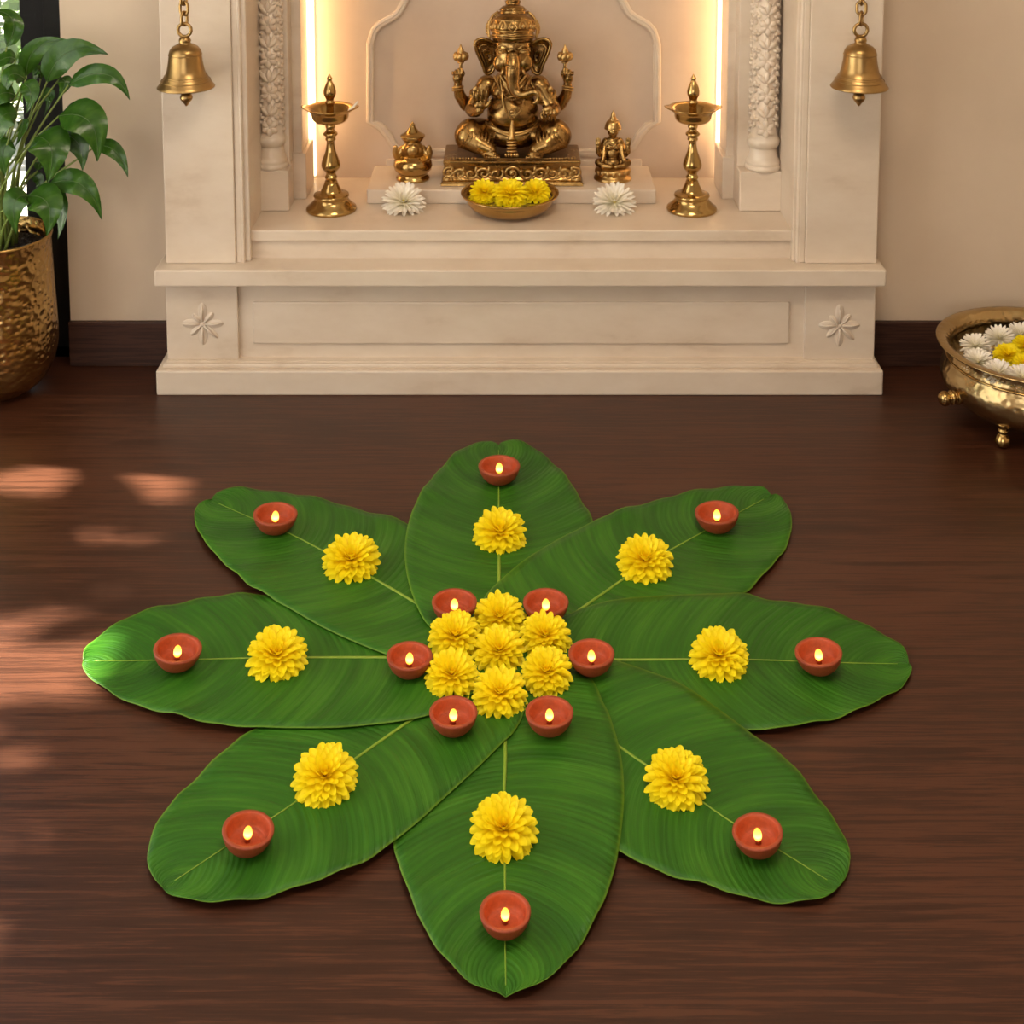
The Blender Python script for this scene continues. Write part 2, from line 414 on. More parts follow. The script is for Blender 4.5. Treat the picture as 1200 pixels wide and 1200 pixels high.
# glazed door in the back wall, left of the altar
fy = YW + .05
win = struct('window_1', box(NB(), ony(53, 100, fy).x, xw + .0, fy, fy + .06, 0, 2.35, .003), M['black_frame'])
b = NB(); box(b, XL, XL + .07, fy, fy + .06, 0, 2.35, .003); box(b, XL, xw, fy, fy + .06, 2.29, 2.35, .003); box(b, XL, xw, fy, fy + .06, 0, .035, .003)
struct('window_frame', b, M['black_frame'], win)
b = NB(); sx = ony(27, 100, fy + .025).x
box(b, sx, ony(53, 100, fy).x + .002, fy + .018, fy + .05, .03, 2.3, .002); box(b, XL + .06, sx, fy + .018, fy + .05, .03, .06, .002); box(b, XL + .06, sx, fy + .018, fy + .05, 2.24, 2.3, .002)
struct('window_sash', b, M['black_frame'], win)
struct('window_pane', box(NB(), XL + .07, sx + .005, fy + .03, fy + .036, .05, 2.25), M['glass'], win)
# big window in the left wall, out of the frame; its sun falls on the floor
b = NB()
for y in (.9, 2.2, 3.5): box(b, XL - .07, XL - .02, y, y + .05, 0, 2.35, .003)
for z in (0, 2.3): box(b, XL - .07, XL - .02, .9, 3.55, z, z + .05, .003)
w2 = struct('window_2', b, M['black_frame'])
struct('window_pane', box(NB(), XL - .05, XL - .044, .93, 3.52, .03, 2.32), M['glass'], w2)
b = NB()
for x in (-2.1, -.92, .25): box(b, x, x + .05, YB - .07, YB - .02, .8, 2.4, .003)
for z in (.8, 2.35): box(b, -2.1, .3, YB - .07, YB - .02, z, z + .05, .003)
w3 = struct('fill_window', b, M['black_frame'])  # unseen window, added to go with the frontal fill light
struct('window_pane', box(NB(), -2.07, .27, YB - .05, YB - .044, .83, 2.37), M['glass'], w3)
g = NB(); box(g, -14, XL - .1, -8, 14, -.12, -.06); box(g, XL - .1, 10, YW + .6, 14, -.12, -.06)
struct('ground', g, M['paving'])
struct('trim_sun_blocker', box(NB(), XL - 1.65, XL - .1, .2, 4.3, 2.42, 2.5), M['blocker'])  # unseen slab added to keep the sun off the inner floor

# ------------------------------------------------------------------ the altar
CX = (onz(183, 463.5).x + onz(1035, 463.5).x) / 2
altar = thing('altar', 'cream marble altar with carved columns and a lit niche against the wall', 'altar', (CX, YP + .1, 0))
def lx(px, y, py=300): return ony(px, py, y).x
MB_ = M['marble']
YE = YW + .001                                 # altar runs back to the wall, niche goes deeper
zpl = ony(600, 435, YP).z
obj('plinth', box(NB(), lx(183, YP, 450), lx(1035, YP, 450), YP, YE, 0, zpl, .004), MB_, altar, False)
YBk = YP + .045
zm = ony(600, 423, YBk - .012).z
b = NB(); box(b, lx(191, YP + .018, 430), lx(1029, YP + .018, 430), YP + .018, YE, zpl - .001, zpl + .012, .004)
box(b, lx(194, YBk - .014, 425), lx(1026, YBk - .014, 425), YBk - .014, YE, zpl + .008, zm, .006)
obj('base_moulding', b, MB_, altar, False)
zs0, zs1 = ony(600, 336.5, YP).z, ony(600, 316.5, YP).z
obj('dado', box(NB(), lx(262, YBk + .02, 380), lx(960, YBk + .02, 380), YBk + .014, YE, zm - .002, zs0 + .002), MB_, altar, False)
pz0, pz1 = ony(600, 402, YBk + .014).z, ony(600, 353, YBk + .014).z
obj('raised_panel', box(NB(), lx(296.5, YBk + .01, 380), lx(925, YBk + .01, 380), YBk + .007, YBk + .02, pz0, pz1, .004), MB_, altar, False)
for (a, c_, fx, fyy) in ((195, 279, 237.5, 379), (943, 1025.5, 983.5, 381)):
    p = obj('corner_block', box(NB(), lx(a, YBk, 380), lx(c_, YBk, 380), YBk, YE - .02, zm - .002, zs0 + .002, .003), MB_, altar, False)
    # carved eight-petal flower
    c = ony(fx, fyy, YBk); s = c.y / F; bf = NB()
    for k in range(8):
        an = k * PI / 4 + PI / 2; L = (25, 16, 24, 20, 26, 25, 24, 18)[k] * s
        dx, dz = math.cos(an), math.sin(an)
        m = Matrix(((dx, 0, -dz), (0, 1, 0), (dz, 0, dx)))
        ell(bf, c + Vector((dx, 0, dz)) * L * .58, (L * .47, 1.7 * s, (5.6 if k % 2 == 0 else 4.0) * s), m, 3)
        tube(bf, [c + Vector((dx, 0, dz)) * L * .12 + Vector((0, -2.2 * s, 0)), c + Vector((dx, 0, dz)) * L * .6 + Vector((0, -3.4 * s, 0)), c + Vector((dx, 0, dz)) * L * 1.03 + Vector((0, -.5 * s, 0))], [1.3 * s, 1.3 * s, .5 * s], 6)
    ell(bf, c, (4.5 * s, 4 * s, 4.5 * s))
    obj('carved_flower', bf, MB_, p)
obj('lower_slab', box(NB(), lx(180.5, YP, 326), lx(1039, YP, 326), YP, YE, zs0, zs1, .005), MB_, altar, False)
YPI = onz(600, 309, zs1).y                     # pillar fronts
YRS = onz(600, 302.5, zs1).y                   # riser under the shelf
YSH = YRS - .012
zh0, zh1 = ony(600, 283, YSH).z, ony(600, 270, YSH).z
ZT = 2.1
YN = onz(600, 207, zh1).y                      # niche back
obj('riser', box(NB(), lx(294, YRS, 290), lx(928, YRS, 290), YRS, YN, zs1, zh0), MB_, altar, False)
obj('shelf', box(NB(), lx(290.5, YSH, 275), lx(931, YSH, 275), YSH, YN + .05, zh0, zh1, .004), MB_, altar, False)
for side, (o0, o1, m0, i1) in enumerate(((191.5, 274, 274, 290.5), (1030.5, 946, 946, 931.5))):
    bt = 200
    xo, xm, xi = lx(o0, YPI, bt), lx(o1, YPI, bt), lx(i1, YPI, bt)
    sg = 1 if side == 0 else -1
    p = obj('pillar', box(NB(), xo, xm, YPI, YN, zs1, ZT, .003), MB_, altar, False)
    b = NB(); box(b, xm, xm + sg * .017, YPI + .006, YN, zs1, ZT, .003); box(b, xm + sg * .015, xi, YPI + .016, YN, zs1, ZT, .004)
    tube(b, [Vector((xm + sg * .019, YPI + .012, zs1)), Vector((xm + sg * .019, YPI + .012, ZT))], .006, 10)
    obj('pillar_moulding', b, MB_, p, False)
obj('lintel', box(NB(), lx(180, YPI, 100), lx(1039, YPI, 100), YPI - .06, YN, ZT, ZT + .14, .006), MB_, altar, False)
# niche back: a frame with a lobed opening and a recessed field
cxn = 602
arch = [(431, 143), (431, 52), (437, 33), (449, 23), (463, 15), (470, 3), (480, -14), (500, -34), (540, -62), (602, -84)]
foot = [(431, 143), (446, 152), (456, 166), (462, 176), (474, 181), (500, 182), (602, 182)]
YF = YN - .012
left = [ony(x, y, YF) for x, y in reversed(arch)] + [ony(x, y, YF) for x, y in foot[1:]]
xc = ony(602, 100, YF).x
def mirror(v): return Vector((2 * xc - v.x, v.y, v.z))
ctop = resample(left[:len(arch) - 1], 26) + [left[len(arch) - 1]]
cbot = resample(left[len(arch) - 1:], 14)
Lft = ctop + cbot[1:]
outline = Lft + [mirror(v) for v in reversed(Lft)][1:-1]
nb0, nb1 = lx(340, YN, 100), lx(868, YN, 100)
def plate(ol, x0, x1, z0, z1, y0, y1):
    cu = bpy.data.curves.new('t', 'CURVE'); cu.dimensions = '2D'; cu.fill_mode = 'BOTH'; cu.extrude = (y1 - y0) / 2
    for pts in ([(v.x, v.z) for v in ol], [(x0, z0), (x1, z0), (x1, z1), (x0, z1)]):
        sp = cu.splines.new('POLY'); sp.points.add(len(pts) - 1)
        for q, (x, z) in zip(sp.points, pts): q.co = (x, z, 0, 1)
        sp.use_cyclic_u = True
    t = link(bpy.data.objects.new('t', cu)); dg = bpy.context.evaluated_depsgraph_get()
    me = bpy.data.meshes.new_from_object(t.evaluated_get(dg)); bm = bmesh.new(); bm.from_mesh(me)
    bpy.data.objects.remove(t); bpy.data.curves.remove(cu); bpy.data.meshes.remove(me)
    for v in bm.verts: v.co = Vector((v.co.x, (y0 + y1) / 2 + v.co.z, v.co.y))
    return bm
obj('niche_wall', plate(outline, nb0, nb1, zh1 - .01, ZT, YF, YN), M['marble_wall'], altar, False)
obj('niche_field', box(NB(), nb0, nb1, YN, YN + .04, zh1 - .01, ZT), M['marble_wall'], altar, False)
def band(ol, w0, w1, yf, yb):
    """a flat moulding along a closed outline, from w0 outside it to w1 inside it"""
    b = NB(); n = len(ol); rows = []
    for i in range(n):
        t = (ol[(i + 1) % n] - ol[i - 1]); t.y = 0; t.normalize(); q = Vector((t.z, 0, -t.x))
        if i == 0: sgn[0] = 1 if q.dot(ol[i] - Vector((xc, 0, 1.0))) > 0 else -1
        q = q * sgn[0]; p = Vector((ol[i].x, 0, ol[i].z))
        rows.append([b.verts.new(p + q * a + Vector((0, y, 0))) for a, y in ((w0, yb), (w0, yf + .002), (w0 - .003, yf), (w0 - .010, yf - .001), (w0 - .012, yf + .001), (-w1 + .004, yf + .001), (-w1, yf + .005), (-w1, yb))])
    for i in range(n):
        A, B = rows[i], rows[(i + 1) % n]
        for j in range(len(A) - 1): b.faces.new((A[j], A[j + 1], B[j + 1], B[j]))
    return b
sgn = [1]
obj('arch_border', band(outline, .004, .019, YF - .006, YN), M['marble'], altar, False)
obj('skirting', box(NB(), lx(452, YN - .02, 190), lx(752, YN - .02, 190), YN - .024, YN + .01, zh1, ony(600, 187, YN - .02).z, .004), MB_, altar, False)
# carved columns, square piers, LED strips in the gap behind them
YCB = onz(600, 248, zh1).y
YP2 = onz(600, 233.5, zh1).y
for side in (0, 1):
    sg = 1 if side == 0 else -1
    bx0, bx1 = ((300, 338.5), (866.5, 916))[side]
    xb0, xb1 = lx(bx0, YCB, 225), lx(bx1, YCB, 225)
    zbt = ony(600, (200, 201.5)[side], YCB).z
    dep = .085
    col = obj('carved_column', box(NB(), xb0, xb1, YCB, YCB + dep, zh1, zbt, .004), MB_, altar, False)
    cpx = (319, 894)[side]; ax = lx(cpx, YCB + .045, 180); s = (YCB + .045) / F; ay = YCB + .042
    zf = lambda py: ony(600, py, YCB + .042).z
    r = (16.5, 19)[side] * s
    pb = [(1.10, 0), (1.14, .002), (1.15, .007), (1.13, .012), (1.06, .0135), (1.05, .015), (1.08, .019), (1.07, .024), (1.0, .027), (.93, .036), (.86, .05), (.82, .062), (.83, .066), (.92, .067), (.93, .070), (.99, .073), (1.03, .079), (1.03, .085), (.98, .091), (.93, .093), (.93, .095), (.88, .098), (.86, .102), (.80, .103)]
    prof = [(r * q, zbt + z_) for q, z_ in pb] + [(r * .80, ZT)]
    obj('column_shaft', lathe(NB(), prof, (ax, ay, 0), 36), MB_, col)
    b = NB(); z = zbt + .125; k = 0; rr = r * .80
    def onshaft(a, z, out=0.0): return Vector((ax + (rr + out) * math.sin(a), ay - (rr + out) * math.cos(a), z))
    def petal(a0, z0, ang, L, W):
        da, dz = math.cos(ang) * L * .55 / rr, math.sin(ang) * L * .55
        c = onshaft(a0 + da, z0 + dz)
        nrm = Vector((math.sin(a0 + da), -math.cos(a0 + da), 0)); tx = Vector((math.cos(a0 + da), math.sin(a0 + da), 0)); tz = Vector((0, 0, 1))
        d = tx * math.cos(ang) + tz * math.sin(ang); q = nrm.cross(d)
        ell(b, c, (L * .52, W, .0085), Matrix((d, q, nrm)).transposed(), 1)
    while z < 1.45:
        if k % 2 == 0:
            for j in range(6): petal(0, z, j * PI / 3 + PI / 6, .026, .0095)
            ell(b, onshaft(0, z), (.006, .006, .006), None, 1)
        else:
            for a in (PI / 2, PI / 2 + .8, PI / 2 - .8): petal(0, z - .016, a, .034, .008)
            petal(0, z - .012, -PI / 2, .014, .005)
        for a in (-.95, .95, -1.75, 1.75):
            for j in (PI / 2, PI / 6, PI - PI / 6, -PI / 2): petal(a, z + (.022 if abs(a) < 1.5 else -.004), j, .019, .0065)
        tube(b, [onshaft(q * .12 * (1 if k % 2 else -1), z - .02 + .01 * q, .001) for q in range(-2, 6)], .0022, 5)
        z += .050; k += 1
    obj('floral_carving', b, MB_, col, True, 'stuff')
    # flat backing strip beside the shaft
    f0, f1 = ((301, 339), (864, 917))[side]
    obj('column_backing', box(NB(), lx(f0 - (6 if side == 0 else 0), YCB + .06, 150), lx(f1 + (6 if side else 0), YCB + .06, 150), YCB + .06, YN, zh1, ZT, .003), MB_, altar, False)
    q0, q1 = ((330, 354), (851.5, 874))[side]
    p = obj('square_pier', box(NB(), lx(q0, YP2 + .012, 150), lx(q1, YP2 + .012, 150), YP2 + .012, YN - .075, zh1, ZT, .003), MB_, altar, False)
    q0, q1 = ((330, 359), (846, 874))[side]
    obj('pier_base', box(NB(), lx(q0, YP2, 210), lx(q1, YP2, 210), YP2, YN - .06, zh1, ony(600, (180, 184)[side], YP2).z, .003), MB_, p, False)
    e = ((360, 368.5), (849, 840.5))[side]
    xs = sorted((lx(e[0], YN - .03, 100), lx(e[1], YN - .03, 100)))
    obj('light_strip', box(NB(), xs[0], xs[1], YF - .016, YF - .002, zh1 + .01, ZT - .02, .002), M['led'], altar, False, label='glowing warm light strip')
    light('strip_light', 'AREA', ((xs[0] + xs[1]) / 2 - sg * .012, YF - .055, .85), 1.5, (1, .62, .28), shape='RECTANGLE', size=.02, size_y=1.0, target=((xs[0] + xs[1]) / 2 + sg * .06, YF, .85))
YPF = onz(600, 239, zh1).y
zp1 = ony(600, 222.5, YPF).z
obj('platform', box(NB(), lx(429.5, YPF, 230), lx(769, YPF, 230), YPF, YN - .022, zh1, zp1, .004), MB_, altar, False)
def shelf(px, py): return onz(px, py, zh1)
def plat(px, py): return onz(px, py, zp1)

# ------------------------------------------------------------------ Ganesha statue
YG = plat(600, 217.5).y
SG = (plat(600, 217.5) - EYE).dot(FW) / F * 1.0
def G(px, py, dep): return ony(px, py, YG + dep * SG)
st = thing('statue', 'large seated elephant-headed bronze Ganesha statue on a carved pedestal', 'statue', (plat(600, 217.5).x, YG + 30 * SG, zp1))
BZ, BL, BD = M['bronze'], M['bronze_light'], M['bronze_dark']
def E(bm, px, py, dep, rx, rz, ry=None, sub=3): ell(bm, G(px, py, dep), (rx * SG, (ry or rx) * SG, rz * SG), None, sub)
def LB(bm, pts, rs): limb(bm, [G(*p) for p in pts], [r * SG for r in rs])
b = NB()
E(b, 601, 132, 30, 31, 28, 25); E(b, 601, 104, 35, 27, 25, 20); E(b, 588, 108, 24, 12, 11, 11); E(b, 615, 108, 24, 12, 11, 11)
E(b, 601, 158, 34, 34, 16, 22)
E(b, 601, 66, 24, 22.5, 25, 19); E(b, 601, 53, 23, 22, 16, 18); E(b, 588.5, 73, 17, 11.5, 12, 10); E(b, 613.5, 73, 17, 11.5, 12, 10)
E(b, 601, 90, 30, 17, 14, 15)
TP = [(601, 66, 6.5), (601, 75, 2.5), (600.5, 84, 0), (600.5, 92, -.5), (601, 100, -1), (603.5, 106.5, -2), (608.5, 110.5, -4), (614.5, 111, -6.5), (620.5, 109, -9), (626, 107.8, -11), (630, 110, -12), (631, 115, -12.5), (629, 119.5, -12.5), (626.5, 120.5, -12.5)]
TR = [7.5, 8.6, 9.0, 8.8, 8.2, 7.6, 7.0, 6.4, 5.7, 5.0, 4.4, 3.9, 3.3, 2.7]
tq = resample([Vector(p) for p in TP], 40); tr_ = resample([Vector((r, i, 0)) for i, r in enumerate(TR)], 40)
for q, r in zip(tq, tr_): ell(b, G(*q), r.x * SG, None, 2)
for sx in (-1, 1):
    c = lambda x: 601 + sx * (601 - x)
    # thigh, knee, shin, foot
    LB(b, [(c(580), 155, 36), (c(560), 156, 26), (c(552), 157, 18)], [15, 18, 18.5])
    LB(b, [(c(549), 159, 16), (c(562), 169, 6), (c(574), 175, 1)], [17, 12, 8])
    LB(b, [(c(570), 180, 0), (c(578), 181, -5)], [6, 5])
    for t in range(5): LB(b, [(c(570 + t * 3.6), 182.5, -6), (c(570.5 + t * 3.6), 184.5, -10)], [2.0, 1.7])
    # rear arm, raised
    LB(b, [(c(573), 100, 42), (c(556), 118, 44), (c(546), 123, 42), (c(539), 112, 38), (c(536.5), 103, 34), (c(537), 95, 33)], [10, 8.5, 7.5, 7, 5.5, 4.5])
    E(b, c(536.5), 92, 32, 6.2, 6.5, 4.2)
    for t in range(4): LB(b, [(c(530.6 + t * 3.4), 87, 30), (c(530.4 + t * 3.5), 82.5 - (-2, .2, 1.6, 2.2)[t], 26), (c(531.4 + t * 3.2), 86.5, 23)], [1.55, 1.5, 1.4])
    LB(b, [(c(541), 91, 30), (c(543.5), 86, 28), (c(541.5), 82, 27)], [2.0, 1.9, 1.6])
    # front arm
    E(b, c(571), 99, 34, 12.5, 11.5, 12)
    LB(b, [(c(568), 102, 32), (c(560), 116, 27), (c(554), 128, 22)], [11, 10, 9.5])
    if sx < 0:
        LB(b, [(c(554), 128, 22), (c(557.5), 130, 11), (c(562), 129, -2)], [9.5, 7.5, 5.4])
        E(b, 563, 124, -3.5, 7.2, 6.2, 3.4)
        for t in range(4): LB(b, [(556.3 + t * 4.3, 120, -4), (555.4 + t * 4.9, 113 - (0, 2, 2, .5)[t], -6), (555 + t * 5.2, 107.5 - (0, 2.2, 2.6, .6)[t], -6.5)], [1.9, 1.85, 1.45])
        LB(b, [(568, 126, -3), (573.5, 122, -4.5), (574.5, 116, -5)], [2.3, 1.9, 1.5])
    else:
        LB(b, [(c(554), 128, 22), (c(554.5), 130, 13), (c(557), 130.5, 7)], [9.5, 8, 6.5])
        E(b, 644, 131, 4, 7, 6, 4.5)
        for t in range(4): LB(b, [(637.2 + t * 4.4, 128, 0), (637 + t * 4.4, 133, -1.5), (637.6 + t * 4.2, 139, 0), (638.2 + t * 4, 141.5, 2)], [1.8, 1.8, 1.6, 1.4])
        LB(b, [(637, 130, 5), (634, 134, 3), (635, 139, 2)], [2.0, 1.8, 1.5])
fuse('body', b, .0016, BZ, st, 5)
# ears
for sx in (-1, 1):
    pts = [(581, 52), (573, 47.5), (564, 45.5), (557, 49.5), (558, 58), (562, 68), (566.5, 78), (569.5, 86), (576, 85), (580.5, 76)]
    def ep(x, y, d): return G(601 + sx * (601 - x), y, d)
    ol = resample([ep(x, y, 27 - (581 - x) * .2) for x, y in pts], 30)
    b = NB(); cen = ep(573, 66, 31)
    prev = None
    for k in range(6):
        f = k / 5
        row = [b.verts.new(cen.lerp(v, max(f, .02)) + Vector((0, (-.006 * math.sin(f * PI * 2.2)) if k < 5 else 0, 0))) for v in ol]
        if prev:
            for i in range(len(row) - 1): b.faces.new((prev[i], prev[i + 1], row[i + 1], row[i]))
            b.faces.new((prev[-1], prev[0], row[0], row[-1]))
        prev = row
    bmesh.ops.solidify(b, geom=list(b.faces), thickness=.006)
    tube(b, ol, 2.1 * SG, 8, closed=True)
    for f in (.68, .42): tube(b, [cen.lerp(v, f) + Vector((0, -.006, 0)) for v in ol[4:24]], 1.1 * SG, 6)
    obj('ear', b, BZ, st)
    b = NB(); tk = 601 + sx * 12
    tube(b, [G(tk - sx * 2, 80, 8), G(tk, 84, 4), G(tk + sx * 1.5, 88, 2)], [2.6 * SG, 2.2 * SG, .6 * SG], 10)
    obj('tusk', b, BL, st)
    b = NB(); ex = 601 + sx * 13
    ell(b, G(ex, 61, 6), (4.2 * SG, 2.5 * SG, 2.2 * SG))
    ell(b, G(ex, 61, 4), (1.3 * SG, 1.3 * SG, 1.3 * SG))
    tube(b, resample([G(ex - sx * 5.5, 62, 6), G(ex - sx * 2, 58.5, 4.5), G(ex + sx * 3, 58.7, 6), G(ex + sx * 5.6, 62, 9)], 10), .8 * SG, 6)
    tube(b, resample([G(ex - sx * 6.5, 58, 5), G(ex - sx * 2, 53.8, 5), G(ex + sx * 3.5, 54.5, 7), G(ex + sx * 7, 60, 11)], 12), .9 * SG, 6)
    obj('eye', b, BL, st)
    # the attribute held in the raised hand
    hx = 601 + sx * 61
    b = NB(); a = G(hx, 66, 28)
    tube(b, [G(hx, 92, 28), G(hx, 60, 28)], 1.8 * SG, 8)
    for k in range(7):
        an = k * 2 * PI / 7
        ell(b, a + Vector((math.cos(an), math.sin(an), 0)) * 6 * SG, (3.7 * SG, 3.7 * SG, 5.2 * SG))
    ell(b, a, (5.5 * SG, 5.5 * SG, 7 * SG))
    lathe(b, [(4 * SG, 5 * SG), (3.4 * SG, 9 * SG), (1.6 * SG, 11 * SG), (1.2 * SG, 13 * SG), (0, 15 * SG)], a, 12)
    ring(b, a + Vector((0, 0, -7 * SG)), 3 * SG, 1.2 * SG)
    obj('lotus_mace', b, BL, st)
    # bangles and armlets
    b = NB()
    for dz in (0, 3): ring(b, G(601 + sx * 64.6, 105 - dz, 34), 6.3 * SG, 1.1 * SG, (sx * .15, .2, 1))
    for dz in (0, 3): ring(b, G(601 + sx * 40, 112 + dz, 28.5), 11 * SG, 1.2 * SG, (-sx * .5, -.35, 1))
    ell(b, G(601 + sx * 44, 105, 18), (3.2 * SG, 1.6 * SG, 4.2 * SG))
    obj('bangle', b, BL, st)
    # cloth pleats on the shins and hem
    b = NB()
    for k in range(7):
        t = k / 6
        pts = [(601 + sx * (49 - 14 * t - 2), 148 + 5 * t, 2 + 1 * t), (601 + sx * (43 - 13 * t), 162 + 3 * t, -2.2 - 1 * t), (601 + sx * (52 - 14 * t), 172 + 4 * t, 1.5 - 3.5 * t), ]
        pts = [(601 + sx * (54 - 26 * t), 146 + 6 * t - 2 * math.sin(t * 3), 8 + 6 * t), (601 + sx * (52 - 24 * t), 158 + 6 * t, -1.5 + 2 * t), (601 + sx * (58 - 24 * t), 168 + 8 * t, 1 - 6 * t), (601 + sx * (64 - 24 * t), 173 + 7 * t, 8 - 10 * t)]
        tube(b, resample([G(*p) for p in pts], 14), [.6 * SG, 1.5 * SG, 1.5 * SG, .7 * SG], 6)
    obj('cloth_pleats', b, BZ, st)
    b = NB()
    for k in range(2): ring(b, G(601 + sx * (29 + 2 * k), 176.5 - 1.5 * k, 1 + k), 8.3 * SG, 1.3 * SG, (sx * .8, -.5, .55))
    obj('anklet', b, BL, st)
# forehead mark
b = NB(); tube(b, resample([G(598.5, 51.5, 4.2), G(601, 49.5, 3.8), G(603, 52, 4), G(601, 54, 3.4), G(603.3, 56.5, 3.2), G(600.5, 58.5, 2.4)], 16), .8 * SG, 6)
obj('forehead_mark', b, BD, st)
b = NB()
for k in range(7): tube(b, resample([G(593.5 + k * .2, 76 + k * 3, -3), G(600, 77.5 + k * 3, -8.8 + k * .25), G(607 - k * .2, 76 + k * 3, -3)], 9), .55 * SG, 5)
obj('trunk_crease', b, BD, st)
# crown
cc = G(601, 45.5, 25); CROT = Matrix.Translation(cc) @ Matrix.Rotation(R(-14), 4, 'X') @ Matrix.Translation(-cc)
def tilted(b): bmesh.ops.transform(b, matrix=CROT, verts=b.verts); return b
cpr = [(20, -5), (22.5, -3.5), (24.2, 0), (25.6, 4), (24.8, 6), (24.8, 8), (26.2, 10), (26.6, 15), (25.6, 20), (23, 24.5), (19, 28), (17, 29), (17, 31.5), (15.5, 33), (16, 34.5), (14, 37), (12, 38.5), (9, 39.5), (8.6, 42), (9.5, 44), (7.5, 46), (4.5, 47), (5, 49.5), (2.6, 52), (0, 56)]
b = NB(); lathe(b, [(r * SG, z * SG) for r, z in rprof(cpr, 3)], cc, 44)
crown = obj('crown', tilted(b), BZ, st)
b = NB()
for k in range(26):
    an = PI * (k / 25) * 1.24 - .12 * PI
    p = cc + Vector((math.cos(an) * 30.5 * SG, 2 * SG, (12 + math.sin(an) * 20.5) * SG)); 
    if 12 < abs(math.cos(an)) * 30.5: ell(b, p, 2.1 * SG, None, 2)
obj('crest_beads', tilted(b), BL, crown, True, 'stuff')
for s_ in (-1, 1):
    b = NB()
    tube(b, resample([cc + Vector((s_ * 27 * SG, 0, 0)), cc + Vector((s_ * 28.6 * SG, 0, 13 * SG)), cc + Vector((s_ * 24.5 * SG, 0, 26 * SG)), cc + Vector((s_ * 17 * SG, 0, 32 * SG))], 12), 1.5 * SG, 8)
    obj('crest_rim', tilted(b), BL, crown)
b = NB()
for zz, rr in ((1.0, 24.8), (3.8, 25.8), (8.6, 25.8), (21, 25.6)):
    tube(b, [cc + Vector((math.sin(a) * rr * SG, -math.cos(a) * rr * SG, (zz - 2.2 * (1 - abs(a) / 1.6) ** 4 + 0) * SG)) for a in [(-1.6 + 3.2 * i / 30) for i in range(31)]], .95 * SG, 6)
obj('crown_band', tilted(b), BL, crown)
jf = cc + Vector((0, -26.4 * SG, 11.5 * SG))
b = NB()
tube(b, [jf + Vector((x * SG, -1.2 * SG + z_ * .06 * SG, z_ * SG)) for x, z_ in ((0, -5.5), (5, 0), (2.5, 4.5), (0, 9), (-2.5, 4.5), (-5, 0))], 1.0 * SG, 6, closed=True)
ell(b, jf + Vector((0, -.8 * SG, .6 * SG)), (2.4 * SG, 2.2 * SG, 3 * SG))
def oncrown(a, z):
    r = 26.9 if z < 17 else 26.9 - (z - 17) * .42
    return cc + Vector((math.sin(a) * r * SG, -math.cos(a) * r * SG, z * SG))
for s_ in (-1, 1):
    for k in range(3):
        an = s_ * (.46 + .40 * k)
        tube(b, resample([oncrown(an - .17, 10.5), oncrown(an - .16, 15), oncrown(an, 20.5), oncrown(an + .16, 15), oncrown(an + .17, 10.5)], 14), 1.0 * SG, 6)
        ell(b, oncrown(an, 14), (2.0 * SG, 2.0 * SG, 3.6 * SG), Matrix.Rotation(an, 3, 'Z'), 2)
obj('crown_jewel', tilted(b), BL, crown)
# necklaces, sacred thread, belt, sash
def strand(name, pts, r, beads, n=34):
    P = resample([G(*p) for p in pts], n); b = NB()
    if beads:
        for p in P: ell(b, p, r * SG, None, 1)
    else: tube(b, P, r * SG, 7)
    return obj(name, b, BL, st)
strand('bead_necklace', [(583, 90, 24), (585, 103, 15), (589, 118, 8), (593, 130, 5), (600, 138, 4), (609, 131, 5), (613, 122, 7), (616, 104, 14), (621, 90, 24)], 1.25, True, 46)
strand('chain_necklace', [(579, 89, 28), (583, 98, 17), (590, 110, 11), (600, 117, 8), (611, 110, 11), (618, 98, 17), (623, 89, 28)], 1.1, True, 34)
strand('chest_cord', [(586, 92, 21), (588, 106, 13), (590, 124, 5), (597, 137, 3.4), (601, 138.5, 3.4)], 1.0, False)
strand('collar', [(586, 88, 20), (592, 97, 14), (600, 101, 11), (609, 97, 14), (616, 88, 20)], 1.5, False)
strand('belt', [(566, 142, 28), (575, 148, 12), (590, 154.5, 5), (601, 156, 3.5), (613, 154.5, 5), (627, 149, 12), (636, 143, 28)], 1.8, False)
strand('belt_cord', [(570, 148, 22), (580, 152.5, 8), (592, 157.5, 3), (601, 159, 2), (611, 157.5, 3), (623, 152.5, 8), (632, 147, 22)], 1.2, False)
b = NB(); ell(b, G(600, 131, 4.2), (2.4 * SG, 1.8 * SG, 2.4 * SG)); ring(b, G(600, 131, 4), 3.4 * SG, .7 * SG, (0, 1, 0)); obj('navel_pendant', b, BL, st)
b = NB(); tube(b, resample([G(600.5, 141, 2.5), G(600, 150, .5), G(599.5, 160, -3), G(599.5, 164, -4)], 12), [1.5 * SG, 2.6 * SG, 3.4 * SG, 4.5 * SG], 10)
for k in range(4):
    ell(b, G(599.5, 166 + k * 3.7, -5 - k * .8), (6.2 * SG, 3.4 * SG, 1.8 * SG))
for k in range(5): ell(b, G(593 + 3.3 * k, 181.5, -8.5), (1.9 * SG, 2.4 * SG, 2.8 * SG))
obj('sash', b, BL, st)
b = NB(); ell(b, G(642, 128, 1), (5 * SG, 4 * SG, 4.5 * SG)); obj('modak', b, BL, st)
